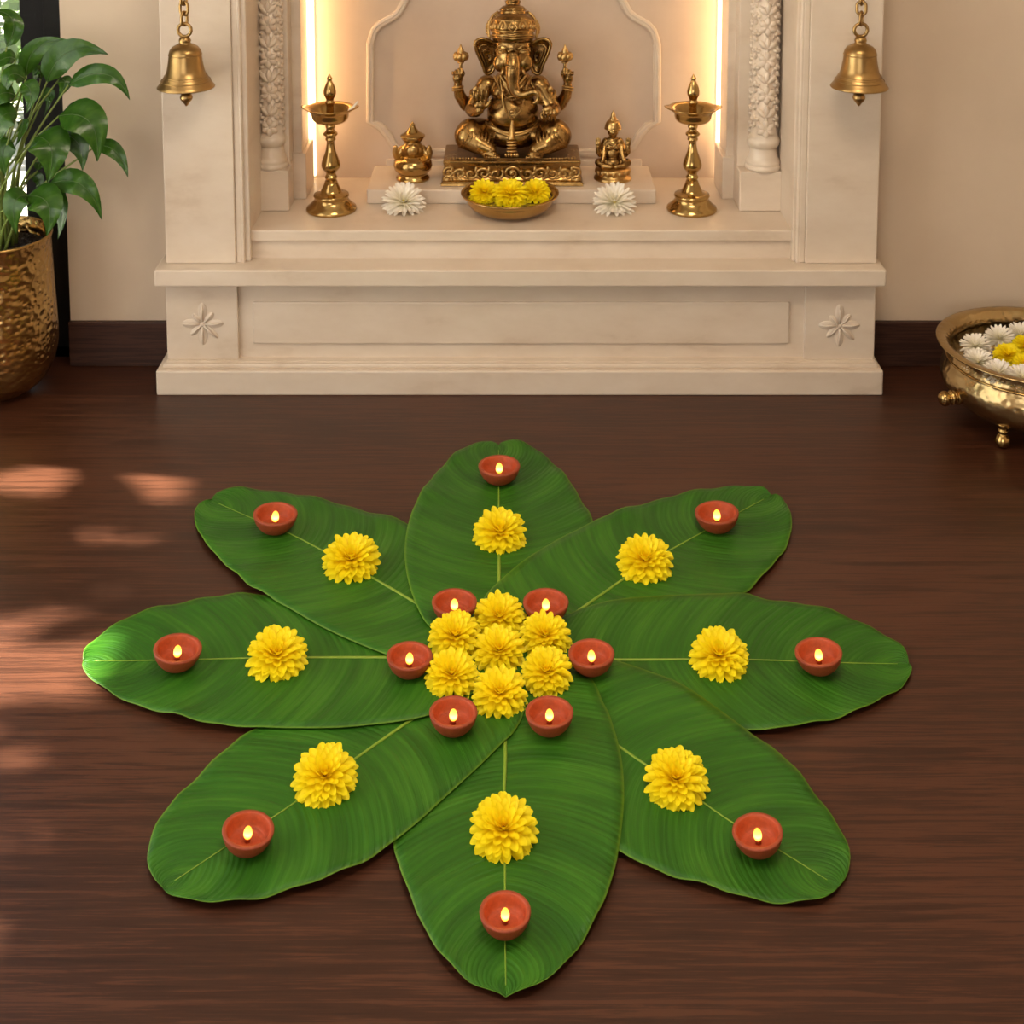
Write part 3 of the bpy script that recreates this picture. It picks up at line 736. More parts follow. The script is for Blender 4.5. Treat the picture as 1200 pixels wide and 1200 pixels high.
# pedestal
PB = plat(600, 217.5); pzt = G(600, 188, 0).z
bm = NB()
w0, w1 = 82.0 * SG, 78.5 * SG
prof = [(0, 83.5), (1.5, 83.5), (4.5, 82), (6, 79), (9, 77), (18, 77), (23, 79.5), (26, 80.5), (28, 80.5), (29.3, 79)]
z29 = pzt - zp1; rows = []
dpt = 66
for z_, hw in prof:
    zz = zp1 + z_ / 29.3 * z29; e = (hw - 80)
    rows.append([bm.verts.new((PB.x + x * hw * SG, YG + y * SG, zz)) for x, y in ((-1, -e), (1, -e), (1, dpt + e * .3), (-1, dpt + e * .3))])
for A, B in zip(rows, rows[1:]):
    for i in range(4): bm.faces.new((A[i], A[(i + 1) % 4], B[(i + 1) % 4], B[i]))
bm.faces.new(rows[-1]); bm.faces.new(list(reversed(rows[0])))
bmesh.ops.bevel(bm, geom=list(bm.edges), offset=.0012, segments=1, affect='EDGES')
ped = obj('pedestal', bm, BZ, st, False)
b = NB()
def PF(x, z_, d=0): return Vector((PB.x + x * SG, YG + (3.0 - d) * SG, zp1 + z_ * SG))
def spiral(cx, cz, r0, turns, start, sx=1, th=1.9):
    r0 *= 1.12
    n = 26; tube(b, [PF(cx + sx * r0 * (1 - .85 * i / n) * math.cos(start + turns * 2 * PI * i / n), cz + r0 * .92 * (1 - .85 * i / n) * math.sin(start + turns * 2 * PI * i / n), .6) for i in range(n + 1)], [th * SG, th * SG, th * .6 * SG], 6)
spiral(0, 14, 8.5, 1.6, 0); ell(b, PF(0, 14), (3.2 * SG, 2.4 * SG, 3.2 * SG))
for sx in (-1, 1):
    for (x, rr, st_, tn) in ((18, 7.5, 2.5, 1.2), (33, 7.8, 5.6, 1.3), (48, 7.2, 2.2, 1.2), (61, 6.8, 5.4, 1.3)):
        spiral(sx * x, 13.5, rr, tn, st_, sx)
        for k in range(3):
            an = .5 + k * .55
            ell(b, PF(sx * (x + 6 + 1.5 * k), 9 + 4.5 * k, 0), (5.2 * SG, 2.6 * SG, 2.1 * SG), Matrix.Rotation(-sx * an, 3, 'Y'), 2)
    tube(b, resample([PF(sx * 5, 5, .5), PF(sx * 20, 7, .8), PF(sx * 40, 4.5, .8), PF(sx * 60, 6.5, .8), PF(sx * 72, 10, .8)], 20), 1.2 * SG, 6)
    spiral(sx * 74, 15, 6.5, 1.5, 1.0, -sx, 1.7); spiral(sx * 76, 6, 7, 1.5, 3.6, -sx, 1.9)
    ell(b, PF(sx * 76, 5.5, 1), (4 * SG, 2.5 * SG, 4 * SG))
obj('scroll_relief', b, BL, ped)
b = NB(); tube(b, [PF(-78, 28.3, 1.5), PF(78, 28.3, 1.5)], 1.5 * SG, 8); tube(b, [PF(-74, 22.8, .6), PF(74, 22.8, .6)], .8 * SG, 6)
for k in range(9):
    for sx in (-1, 1): ell(b, G(601 + sx * (44 + 3.6 * k), 185.5, 3.5), (1.7 * SG, 2 * SG, 1.4 * SG), None, 1)
obj('pedestal_rim', b, BL, ped)
b = NB(); box(b, PB.x - 66 * SG, PB.x + 66 * SG, YG + 4 * SG, YG + 60 * SG, pzt - .001, pzt + 1.5 * SG, .003); obj('seat_cushion', b, BD, st, False)

# ------------------------------------------------------------------ the two small idols
def idol_scale(p): return (p - EYE).dot(FW) / F
bp = plat(484, 209.5); s = idol_scale(bp)
t = thing('pot_idol', 'small brass pot-shaped idol with a conical lid, left of the large statue', 'idol', bp)
pr = [(0, 0), (19.5, 0), (20, 2), (18.5, 4), (16.5, 6), (17.5, 8), (21.5, 12), (22.8, 17), (22, 22), (19.5, 26), (15.5, 26.5), (15, 28.5), (11.5, 29.5), (0, 30)]
obj('pot', lathe(NB(), [(r * s, z * s) for r, z in pr], bp, 40), M['brass'], t)
b = NB(); ell(b, bp + Vector((0, 0, 34 * s)), (14 * s, 11 * s, 12 * s)); ell(b, bp + Vector((0, 0, 43 * s)), (9.5 * s, 9 * s, 9 * s)); ell(b, bp + Vector((0, -8 * s, 36 * s)), (8 * s, 5 * s, 8 * s))
for sx in (-1, 1):
    limb(b, [bp + Vector((sx * 12 * s, 0, 36 * s)), bp + Vector((sx * 18.5 * s, -2 * s, 27 * s)), bp + Vector((sx * 20.5 * s, -5 * s, 33 * s)), bp + Vector((sx * 19.5 * s, -6 * s, 40 * s))], [4.5 * s, 4 * s, 3.4 * s, 2.4 * s])
    ell(b, bp + Vector((sx * 19.5 * s, -6 * s, 36 * s)), (3.6 * s, 2 * s, 4.5 * s))
fuse('figure', b, .0014, M['bronze_light'], t, 5)
pr = [(10, 45), (12, 47), (14.2, 51), (14.4, 52.5), (12, 54), (8.5, 56), (6, 59), (3.8, 62), (2.8, 63.5), (3.2, 65), (2.2, 66), (1.2, 67.5), (0, 69.5)]
obj('conical_lid', lathe(NB(), [(0, 45 * s)] + [(r * s, z * s) for r, z in rprof(pr, 2)], bp, 32), M['brass'], t)

bp = plat(718, 209); s = idol_scale(bp)
t = thing('goddess_idol', 'small bronze idol of a seated crowned goddess, right of the large statue', 'idol', bp)
b = NB(); lathe(b, [(r * s, z * s) for r, z in [(0, 0), (22, 0), (22.3, 1.5), (20.5, 4), (18.5, 5.5), (18, 8), (19.5, 10), (20, 12.5), (17, 14.5), (0, 15)]], bp, 40)
for k in range(16):
    an = k * PI / 8; ell(b, bp + Vector((math.cos(an) * 18.5 * s, math.sin(an) * 18.5 * s, 9.5 * s)), (3 * s, 3 * s, 4.5 * s), None, 1)
obj('lotus_base', b, M['bronze_light'], t)
def Q(x, z, d): return bp + Vector((x * s, d * s, z * s))
b = NB()
ell(b, Q(0, 20, 2), (13 * s, 10 * s, 6.5 * s)); ell(b, Q(0, 29, 2), (9 * s, 7 * s, 10 * s)); ell(b, Q(0, 39, 3), (11 * s, 7 * s, 8.5 * s)); ell(b, Q(0, 45, 3), (9 * s, 5 * s, 4 * s))
ell(b, Q(-4, 38, -2), 4 * s); ell(b, Q(4, 38, -2), 4 * s)
ell(b, Q(0, 50, 2), 4.2 * s); ell(b, Q(0, 57, 0), (6.6 * s, 6.8 * s, 7.6 * s)); ell(b, Q(0, 56, -6.5), (1.2 * s, 1.6 * s, 1.8 * s), None, 1)
for sx in (-1, 1):
    limb(b, [Q(sx * 8, 19, 0), Q(sx * 16.5, 20, -3), Q(sx * 12, 17.5, -9), Q(sx * 3, 17, -11)], [6 * s, 5 * s, 4.2 * s, 3.2 * s])
    limb(b, [Q(sx * 8, 44, 3), Q(sx * 12, 37, 3), Q(sx * 15, 29, 0), Q(sx * 17.5, 33, -4), Q(sx * 17.5, 40, -5)], [4.4, 4.2, 3.6, 3.2, 2.4] if False else [4.4 * s, 4.2 * s, 3.6 * s, 3.1 * s, 2.4 * s])
    ell(b, Q(sx * 17.5, 43, -5), (3.2 * s, 2.2 * s, 3.6 * s))
    for k in range(3): limb(b, [Q(sx * (15.6 + 1.9 * k), 45, -5), Q(sx * (15.4 + 2.1 * k), 50 - abs(k - 1), -5)], [1.3 * s, .9 * s])
    limb(b, [Q(sx * 10, 38, 0), Q(sx * 11, 29, -5), Q(sx * 12.5, 24, -9)], [3.4 * s, 3.2 * s, 2.8 * s])
fuse('body', b, .0013, BZ, t, 2)
b = NB(); lathe(b, [(r * s, z * s) for r, z in rprof([(6.8, 59), (9.2, 59.5), (9.6, 62), (8.5, 66), (6.5, 69), (4, 70), (4.2, 72), (2.6, 74), (2.8, 76), (1.2, 79), (0, 82)], 2)], bp + Vector((0, 1 * s, 0)), 24)
ring(b, Q(0, 60, 1), 9.3 * s, 1 * s); obj('crown', b, M['bronze_light'], t)
b = NB()
for rr, zz in ((6.5, 46.5), (7.5, 43), (5, 26)): ring(b, Q(0, zz, 1), rr * s, .8 * s, (0, -.5, 1))
obj('necklace', b, M['bronze_light'], t)

# ------------------------------------------------------------------ oil lamps
def oil_lamp(px, label):
    bp = shelf(px, 246); s = idol_scale(bp)
    t = thing('oil_lamp', label, 'lamp', bp, 'standing oil lamps')
    BR = M['brass']
    pr = [(0, 0), (28.5, 0), (29.5, 1.5), (29, 4), (25, 7), (21.5, 11), (19.5, 14), (19.8, 16), (20.8, 17.5), (20.3, 19.5), (17, 20.5), (13, 21.5), (11.5, 25), (8.5, 31), (6.8, 36), (0, 36.2)]
    obj('base', lathe(NB(), [(r * s, z * s) for r, z in pr], bp, 44), BR, t)
    pr = [(5.5, 35), (6.4, 37.5), (7.4, 40), (6.2, 42), (5.5, 44), (7, 47), (10, 50.5), (11, 54), (10.5, 58), (8.5, 64), (6, 71), (4.7, 78), (4.6, 83), (6.2, 84.5), (5.8, 86.5), (5.6, 88), (8.2, 90.5), (8.2, 92.5), (5.8, 95), (4.6, 97.5), (5.8, 99.5), (5.6, 102), (4.8, 104), (4.5, 108)]
    obj('stem', lathe(NB(), [(r * s, z * s) for r, z in rprof(pr, 3)], bp, 36), BR, t)
    def spout(r, z, a):
        k = max(0, abs(math.cos(a)) - .93) / .07 * max(0, min(1, (r / s - 22) / 8))
        return r + 5.5 * s * k, z + 1.5 * s * k
    pr = [(4.2, 104.5), (12, 105), (17, 106), (20, 108.5), (21.5, 112), (22, 116), (24, 119), (28.5, 122), (29, 123), (28.2, 123.4), (24, 121.5), (20, 118.5), (17.5, 113), (13, 109.5), (0, 109)]
    obj('dish', lathe(NB(), [(r * s, z * s) for r, z in pr], bp, 72, spout), BR, t)
    pr = [(5, 108), (4.8, 113), (4.4, 119), (4.3, 126), (5.4, 128), (5.4, 130), (4.4, 131.5), (5, 134), (7, 138), (7.3, 142), (6.2, 147), (4, 152), (2.6, 155), (3.2, 156.5), (3, 158), (1.8, 160), (0, 163)]
    obj('finial', lathe(NB(), [(r * s, z * s) for r, z in rprof(pr, 3)], bp, 30), BR, t)
    return t, bp, s
t, bp, s = oil_lamp(388.5, 'tall brass oil lamp with a white wick, left of the pot idol')
b = NB(); tube(b, [bp + Vector((22 * s, -6 * s, 120 * s)), bp + Vector((28 * s, -4 * s, 125 * s)), bp + Vector((33 * s, -2 * s, 131 * s))], [1.2 * s, 1.4 * s, 1.0 * s], 8)
obj('wick', b, M['cotton'], t)
oil_lamp(810.5, 'tall brass oil lamp without a wick, right of the goddess idol')

# ------------------------------------------------------------------ bells on chains
def bell(px, label):
    Y = YPI - .10
    c = ony(px, 102, Y); s = (c - EYE).dot(FW) / F
    t = thing('hanging_bell', label, 'bell', c, 'hanging bells')
    pr = [(33.5, 0), (33.5, 1), (31, 4), (27.5, 9), (25, 13), (24.6, 14), (23.5, 15), (21.5, 22), (20, 30), (19, 38), (18.8, 39.5), (18.9, 41), (18, 44), (15, 48), (10.5, 50.5), (7, 52), (6.5, 54), (7.3, 55.5), (6.5, 57.5), (5.5, 60), (0, 61)]
    inner_ = [(0, 46), (14, 44), (17, 38), (19, 25), (23, 11), (31, 1), (33.5, 0)]
    obj('bell_body', lathe(NB(), [(r * s, z * s) for r, z in inner_ + pr[1:]], c, 56), M['bell_brass'], t)
    b = NB()
    for r, z in ((24.6, 14), (25.6, 12), (19.2, 39), (28.5, 8.5)): ring(b, c + Vector((0, 0, z * s)), r * s, .55 * s, seg=40, ts=6)
    obj('bell_band', b, M['bell_brass'], t)
    b = NB(); tube(b, [c + Vector((0, 0, 40 * s)), c + Vector((0, 0, -8 * s))], 1.4 * s, 8)
    lathe(b, [(r * s, z * s) for r, z in rprof([(0, -23), (1.6, -22), (3, -19.5), (6.8, -15), (7.4, -11.5), (5.5, -7.5), (2.4, -4.5), (1.4, 0)], 2)], c, 24)
    obj('clapper', b, M['bell_brass'], t)
    b = NB(); ring(b, c + Vector((0, 0, 68 * s)), 7.6 * s, 2 * s, (0, 1, .0), 30, 10); obj('hanging_ring', b, M['bell_brass'], t)
    # chain up to the lintel
    b0 = NB(); n = 22; L, W, r_ = 5.6 * s, 5.2 * s, 1.8 * s
    tube(b0, [Vector((W * math.cos(a), 0, L * math.sin(a) + (2.3 * s if math.sin(a) > 0 else -2.3 * s))) for a in [2 * PI * (i + .5) / n for i in range(n)]], r_, 8, closed=True)
    me = bpy.data.meshes.new('chain_link')
    for f in b0.faces: f.smooth = True
    b0.to_mesh(me); b0.free()
    z = 81.5 * s; k = 0
    while c.z + z < ZT + .02:
        o = mobj('chain_link', me, M['bell_brass'], t); o.location = (0, 0, z); o.rotation_euler = (0, 0, R(65) if k % 2 == 0 else R(-20))
        z += 12.2 * s; k += 1
bell(218, 'brass bell hanging on a chain in front of the left pillar')
bell(1007, 'brass bell hanging on a chain in front of the right pillar')

# ------------------------------------------------------------------ flowers
def petal_mesh(name, L, W, cup, curl, mat, blunt=.66):
    bm = bmesh.new(); uvl = bm.loops.layers.uv.new('UVMap'); rows = []
    for u in (0, .2, .42, .62, .78, .89, .96, 1.0):
        wv = W * (.34 + .66 * math.sin(min(1, u / blunt) * PI / 2)) if u <= blunt else W * math.sqrt(max(0, 1 - ((u - blunt) / (1 - blunt)) ** 2))
        wv = max(wv, .12 * W)
        row = []
        for v in (-1, -.45, .45, 1):
            row.append((bm.verts.new((u * L, v * wv, cup * (v * v) * wv * (1 - .3 * u) + curl * L * u * u)), (u, (v + 1) / 2)))
        rows.append(row)
    for A, B in zip(rows, rows[1:]):
        for j in range(3):
            q = (A[j], A[j + 1], B[j + 1], B[j]); f = bm.faces.new([v for v, _ in q]); f.smooth = True
            for lp, (_, c) in zip(f.loops, q): lp[uvl].uv = c
    me = bpy.data.meshes.new(name); bm.to_mesh(me); bm.free(); me.materials.append(mat); return me
PETALS = {
    'yellow': ([petal_mesh('petal', 1, .150, .5, c_, M['yellow_petal'], .66) for c_ in (-.14, .0, .10, .24)], M['stamen'],
               [(18, -.08, 1.0, 0), (18, .07, .99, 0), (17, .20, .95, 1), (15, .34, .87, 1), (13, .49, .75, 2), (11, .64, .62, 2), (8, .82, .47, 3), (6, 1.05, .33, 3)]),
    'white': ([petal_mesh('petal', 1, .095, .45, c_, M['white_petal'], .72) for c_ in (-.06, .06, .16, .26)], M['pale_stamen'],
              [(20, -.02, 1.0, 0), (20, .16, .98, 1), (18, .36, .90, 1), (14, .60, .72, 2), (10, .9, .48, 3)])}
def flower(kind, name, label, loc, Rr, tilt, group, joined=False, hc=.25, seed=0, cat='flower'):
    meshes, cm, rings = PETALS[kind]
    rg = random.Random(seed + 11)
    loc = Vector(loc); t = thing(name, label, cat, loc, group)
    h = Vector((-loc.x, -loc.y, 0)).normalized()
    A = (h * math.sin(tilt) + Vector((0, 0, math.cos(tilt)))).normalized()
    E1 = Vector((0, 0, 1)).cross(h).normalized(); E2 = A.cross(E1)
    core = Vector((0, 0, hc * Rr)) + A * 0
    b = NB(); ell(b, loc + core - Vector((0, 0, hc * Rr * .45)), (.20 * Rr, .20 * Rr, hc * Rr * .62), None, 2); ell(b, loc + core + A * .10 * Rr, .085 * Rr, None, 2)
    obj('flower_center', b, cm, t)
    jb = bmesh.new() if joined else None
    if joined: uvl = jb.loops.layers.uv.new('UVMap')
    for ri, (n, el, ln, mi) in enumerate(rings):
        off = rg.random() * 6
        for k in range(n):
            a = off + 2 * PI * k / n + rg.uniform(-.09, .09); e = el + rg.uniform(-.09, .09); L = Rr * ln * rg.uniform(.93, 1.03)
            d = (E1 * math.cos(a) + E2 * math.sin(a)) * math.cos(e) + A * math.sin(e)
            zmin = -(hc - .07 - .045 * ri) / ln
            if d.z < zmin:
                d.z = 0; d = d.normalized() * math.sqrt(1 - zmin * zmin); d.z = zmin
            nn = A + Vector((0, 0, .5)); nn = (nn - d * nn.dot(d)); nn = nn.normalized() if nn.length > .05 else d.orthogonal().normalized()
            yy = nn.cross(d)
            m = Matrix((d, yy, nn)).transposed().to_4x4(); m = Matrix.Translation(core + d * .07 * Rr + A * .015 * ri * Rr) @ m @ Matrix.Diagonal((L * .95, L * rg.uniform(.92, 1.1) * (1 + .35 * (1 - ln)), L, 1))
            me = meshes[mi]
            if joined:
                vs = [jb.verts.new(m @ v.co) for v in me.vertices]; ul = me.uv_layers[0].data
                for p in me.polygons:
                    f = jb.faces.new([vs[i] for i in p.vertices]); f.smooth = True
                    for lp, li in zip(f.loops, p.loop_indices): lp[uvl].uv = ul[li].uv
            else:
                o = mobj('petal', me, None, t); o.matrix_basis = m
    if joined:
        me = bpy.data.meshes.new('petals'); jb.to_mesh(me); jb.free(); mobj('petals', me, M[kind + '_petal'], t, 'stuff')
    return t

# ------------------------------------------------------------------ banana leaves
CPX = (586, 776)
C0 = onz(*CPX, .008)
LEAVES = {   # outline runs base -> tip on either side of the midrib
 'N': ('pointing at the altar', [(560, 768), (525, 762), (503, 740.5), (492.5, 725), (479.5, 690.7), (474, 651.7), (479.5, 612.7), (492.5, 582), (512, 554), (533.7, 532.5), (555, 520.6), (572.7, 516.2), (580, 517), (584.3, 520.8)],
       [(610, 768), (645, 762), (668, 742), (684, 712), (693, 680), (697, 645), (695, 612.7), (678.8, 582), (659.3, 554), (637.7, 532.5), (616, 520.6), (600, 516.8), (588, 517.4), (584.3, 520.8)],
       [(585, 768), (585, 700), (584.6, 600), (584.3, 520.8)]),
 'NE': ('pointing to the upper right', [(575, 765), (562, 735), (566, 710), (572.7, 699), (590, 682), (616, 660), (655, 635.4), (694, 615), (723, 603), (760, 590), (811, 577.5), (855, 569.5), (884.7, 569.4), (895.7, 572.7), (903, 579.6)],
       [(600, 785), (640, 785), (690, 778), (740, 763), (800, 736), (866, 699.6), (892, 678.3), (914, 652.7), (925, 630.7), (928, 612), (923, 592), (916, 582), (911, 578.5), (903, 579.6)],
       [(596, 772), (664.7, 727.8), (736, 678), (787.5, 645), (866, 599.5), (903, 579.6)]),
 'E': ('pointing right', [(596, 758), (630, 742), (664.7, 726), (686.7, 717), (723, 707.7), (796.7, 701.4), (866, 700), (906.7, 705.8), (943, 711), (980, 719.8), (1016.7, 733), (1049.7, 753.5), (1062.5, 767), (1065, 776.6)],
       [(596, 792), (640, 812), (685, 828), (740, 845), (800, 856), (873.7, 856.5), (906.7, 856.6), (943, 850.7), (980, 841.5), (1016.7, 828.7), (1049.7, 810), (1066, 792), (1068.5, 782), (1065, 776.6)],
       [(596, 776), (721.5, 776.6), (807.7, 776), (877, 775.5), (989, 776.6), (1065, 776.6)]),
 'SE': ('pointing to the lower right', [(600, 766), (640, 764), (690, 770), (719.7, 779), (760, 792), (804, 810), (872.7, 857.8), (915.9, 890), (952.9, 928.7), (977.5, 962.6), (994.5, 996.5), (995.4, 1015), (989, 1031), (983, 1038)],
       [(590, 800), (610, 850), (640, 920), (680, 975), (727.8, 1001), (755.5, 1015), (792.5, 1028.9), (835.7, 1042.8), (872.7, 1052), (915.9, 1057.6), (946.7, 1057.6), (965, 1053.6), (977.5, 1046), (983, 1038)],
       [(594, 790), (660, 835), (725, 877.8), (758.6, 901), (822, 941.6), (858.8, 965.7), (916, 998), (956, 1022), (983, 1038)]),
 'S': ('pointing at the viewer', [(566, 790), (540, 805), (510, 840), (482, 890), (464, 945), (461, 990), (467.5, 1016.6), (479, 1048.7), (496.6, 1086.6), (520, 1124.5), (546, 1149), (572.4, 1160), (585.6, 1163.8), (592.9, 1167.8)],
       [(610, 785), (650, 788), (690, 800), (706.6, 830), (715.3, 847.5), (727, 888.3), (731.3, 932), (728.4, 975.8), (721, 1019.5), (709.5, 1057), (689, 1095), (665.7, 1127), (642.4, 1149), (619, 1161.8), (601.6, 1165), (592.9, 1167.8)],
       [(588, 790), (592, 882.5), (590.8, 932), (591.7, 1013.7), (592, 1101), (592.9, 1167.8)]),
 'SW': ('pointing to the lower left', [(576, 768), (540, 776), (500, 790), (430, 806), (350, 832), (294, 858), (273.7, 873), (243.7, 899.4), (213.7, 927.5), (187.5, 961), (174.4, 991), (173, 1012), (180, 1028.7), (191, 1040)],
       [(605, 790), (618, 815), (612, 847), (600, 867), (588.7, 877), (562.5, 903), (525, 937), (487.5, 970.6), (461, 991), (427.5, 1013.7), (382.5, 1034), (330, 1047.5), (292.5, 1056.8), (251, 1060.6), (217.5, 1055), (199, 1047.5), (191, 1040)],
       [(580, 786), (520, 822), (474, 852.5), (412.5, 895.6), (354, 937), (318.7, 960.5), (262.5, 994), (191, 1040)]),
 'W': ('pointing left', [(577, 762), (530, 752), (480, 738), (430, 722), (370, 703), (304, 697.8), (262, 699.5), (220, 703.7), (174.5, 715), (132.5, 732.8), (108, 750), (98.5, 763), (97.3, 773)],
       [(577, 792), (550, 822), (500, 845.8), (430, 856), (377.5, 858.8), (304, 857), (262, 853.5), (220, 846.5), (174.5, 832.5), (146.5, 822), (122, 809.8), (102.8, 792), (96.5, 781), (97.3, 773)],
       [(577, 774), (447.5, 773.7), (290, 773.7), (178, 773.7), (97.3, 773)]),
 'NW': ('pointing to the upper left', [(598, 760), (596, 725), (570, 690), (530, 650), (477, 615), (447.5, 605), (412.5, 594.5), (360, 582), (325, 575), (290, 572.5), (265.5, 574), (252.5, 578.5), (248, 585.2)],
       [(577, 784), (540, 792), (490, 787), (451, 772), (423, 760.8), (381, 741.5), (342.5, 718.8), (307.5, 697.8), (290, 689), (272.5, 669.8), (255, 654), (237.5, 633), (228.7, 612), (228.7, 598), (236, 588.5), (248, 585.2)],
       [(580, 766), (500, 717), (437, 680), (379, 647), (340.7, 626), (295, 606), (248, 585.2)])}
# each leaf is twisted so that one side lies on the neighbour and the other slips under the next
AT = .0062
def sstep(a, b_, x):
    x = max(0, min(1, (x - a) / (b_ - a))); return x * x * (3 - 2 * x)
LEAF_AX = {}
def leaf_z(key, x, y):
    dx, dy = x - C0.x, y - C0.y; r = math.hypot(dx, dy)
    ph = math.atan2(dy, dx) - LEAF_AX[key]
    while ph > PI: ph -= 2 * PI
    while ph < -PI: ph += 2 * PI
    ph = max(-1.5, min(1.5, ph)) * sstep(.0, .16, r)
    return .0145 - .0085 * sstep(.35, .85, r) + AT * ph
from mathutils.bvhtree import BVHTree
LV, LF = [], []
leaf_names = {}
for key, (where, Lp, Rp, Mp) in LEAVES.items():
    tipw = onz(*Mp[-1], .006); LEAF_AX[key] = math.atan2(tipw.y - C0.y, tipw.x - C0.x)
    nt_, ns = 72, 9
    Lw = resample([onz(*p, .008) for p in Lp], nt_); Rw = resample([onz(*p, .008) for p in Rp], nt_); Mw = resample([onz(*p, .008) for p in Mp], nt_)
    root = thing('banana_leaf', 'green banana leaf of the star pattern, ' + where, 'leaf', (C0.x, C0.y, 0), 'banana leaves laid in a star')
    bm = bmesh.new(); uvl = bm.loops.layers.uv.new('UVMap'); grid = []
    rg = random.Random(hash(where) % 1000 if False else len(where) * 7 + ord(key[0]) + (ord(key[1]) if len(key) > 1 else 0))
    ph1, ph2 = rg.uniform(0, 6), rg.uniform(0, 6)
    for i in range(nt_):
        t_ = i / (nt_ - 1); row = []
        for j in range(-ns, ns + 1):
            v = j / ns
            p = Mw[i].lerp(Lw[i] if v > 0 else Rw[i], abs(v))
            z = leaf_z(key, p.x, p.y)
            rr = math.hypot(p.x - C0.x, p.y - C0.y); amp = sstep(.42, .62, rr) * abs(v) ** 2.5
            z += amp * (.0035 + .0032 * math.sin(t_ * 31 + ph1 + (2 if v > 0 else 0)) + .002 * math.sin(t_ * 67 + ph2)) * (1 - .6 * sstep(.97, 1, t_))
            z += -.0012 * math.exp(-(v * 9) ** 2)
            row.append((bm.verts.new((p.x, p.y, max(z, .0022))), (t_, v)))
        grid.append(row)
    for A, B in zip(grid, grid[1:]):
        for j in range(2 * ns):
            q = (A[j], A[j + 1], B[j + 1], B[j])
            try: f = bm.faces.new([v for v, _ in q])
            except ValueError: continue
            f.smooth = True
            for lp, (_, c) in zip(f.loops, q): lp[uvl].uv = c
    bmesh.ops.recalc_face_normals(bm, faces=bm.faces)
    if sum(f.normal.z for f in bm.faces) < 0: bmesh.ops.reverse_faces(bm, faces=bm.faces)
    base = len(LV); bm.verts.index_update()
    LV += [v.co.copy() for v in bm.verts]; LF += [[base + v.index for v in f.verts] for f in bm.faces]
    o = obj('blade', bm, M['banana'], root)
    sol = o.modifiers.new('thickness', 'SOLIDIFY'); sol.thickness = .0008; sol.offset = -1
    b = NB()
    tube(b, [Vector((p.x, p.y, leaf_z(key, p.x, p.y) - .0004)) for p in Mw[2:-2]], [.0046, .0036, .0024, .0014, .0008], 8, flat=Vector((0, 0, 1)))
    obj('midrib', b, M['midrib'], root)
TREE = BVHTree.FromPolygons(LV, LF)
def top_at(x, y, rad=0.0):
    zs = []
    for k in range(9 if rad else 1):
        a = k * PI / 4; q = rad if k < 8 and rad else 0
        h = TREE.ray_cast(Vector((x + q * math.cos(a), y + q * math.sin(a), .5)), Vector((0, 0, -1)))
        if h[0] is not None: zs.append(h[0].z)
    return max(zs) if zs else 0.0
def on_leaf(px, py, rad):
    z = .012
    for _ in range(3):
        p = onz(px, py, z); z = top_at(p.x, p.y, rad)
    return Vector((p.x, p.y, z + .0003)), (p - EYE).dot(FW) / F

# ------------------------------------------------------------------ diyas
D0 = thing('diya', '', 'diya', (0, 0, 0))                # unit bowl: rim diameter 1
pr = [(0, 0), (.23, 0), (.26, .010), (.33, .055), (.40, .13), (.455, .225), (.488, .32), (.5, .37), (.497, .388), (.484, .397), (.44, .397), (.422, .39), (.412, .37), (.395, .27), (.365, .19), (.335, .155), (.325, .15), (.27, .148), (.262, .138), (.25, .135), (0, .135)]
obj('bowl', lathe(NB(), pr, (0, 0, 0), 44), M['terracotta'], D0)
bm = bmesh.new(); lathe(bm, rprof([(0, .195), (.045, .205), (.074, .24), (.084, .285), (.078, .345), (.058, .40), (.026, .437), (0, .45)], 3), (0, 0, 0), 20)
for f in bm.faces: f.smooth = True
uvl = bm.loops.layers.uv.new('UVMap')
for f in bm.faces:
    for lp in f.loops: lp[uvl].uv = (0, (lp.vert.co.z - .195) / .255)
b_ = NB(); lathe(b_, [(0, .13), (.06, .13), (.05, .17), (.04, .21), (0, .215)], (0, 0, 0), 16); obj('wick_holder', b_, M['terracotta'], D0)
fl = obj('flame', bm, M['flame'], D0, label='small glowing yellow flame')
def lamp_in(root, s):
    d = bpy.data.lights.new('flame_light', 'POINT'); d.energy = .026; d.color = (1, .36, .07); d.shadow_soft_size = .006
    o = link(bpy.data.objects.new('flame_light', d)); o.parent = root; o.location = (0, 0, .56)
DIYAS = [(585, 532, 49, 'on the banana leaf pointing at the altar'), (840.7, 586, 51.3, 'on the upper right banana leaf'), (960.6, 746, 55, 'on the banana leaf pointing right'),
         (889.3, 951, 59, 'on the lower right banana leaf'), (592, 1041, 60.6, 'on the banana leaf pointing at the viewer'), (289, 948, 60.7, 'on the lower left banana leaf'),
         (206.7, 741.5, 56, 'on the banana leaf pointing left'), (322, 587.5, 51.5, 'on the upper left banana leaf'),
         (532.3, 688, 53, 'upper left of the ring around the centre flowers'), (639.8, 687.6, 53.8, 'upper right of the ring around the centre flowers'), (479.5, 750, 53.8, 'leftmost of the ring around the centre flowers'),
         (693.4, 747, 54, 'rightmost of the ring around the centre flowers'), (531, 813.7, 56.7, 'lower left of the ring around the centre flowers'), (644, 813.7, 56.4, 'lower right of the ring around the centre flowers')]
for i, (px, top, wd, where) in enumerate(DIYAS):
    py = top + .5 * wd * (top + 310) / F + .385 * wd
    p, s = on_leaf(px, py, .02)
    o = D0 if i == 0 else copy_tree(D0)
    o.location = p; o.scale = (wd * s,) * 3; al = .6 * math.atan(p.x * H / p.y ** 2)      # the leaf under it is a little dished
    o.rotation_euler = (0, -al, 0); o.location.z += abs(math.sin(al)) * .2 * wd * s
    tag(o, 'small terracotta diya with a lit flame, ' + where, 'diya', 'lit clay diyas on the banana leaves')
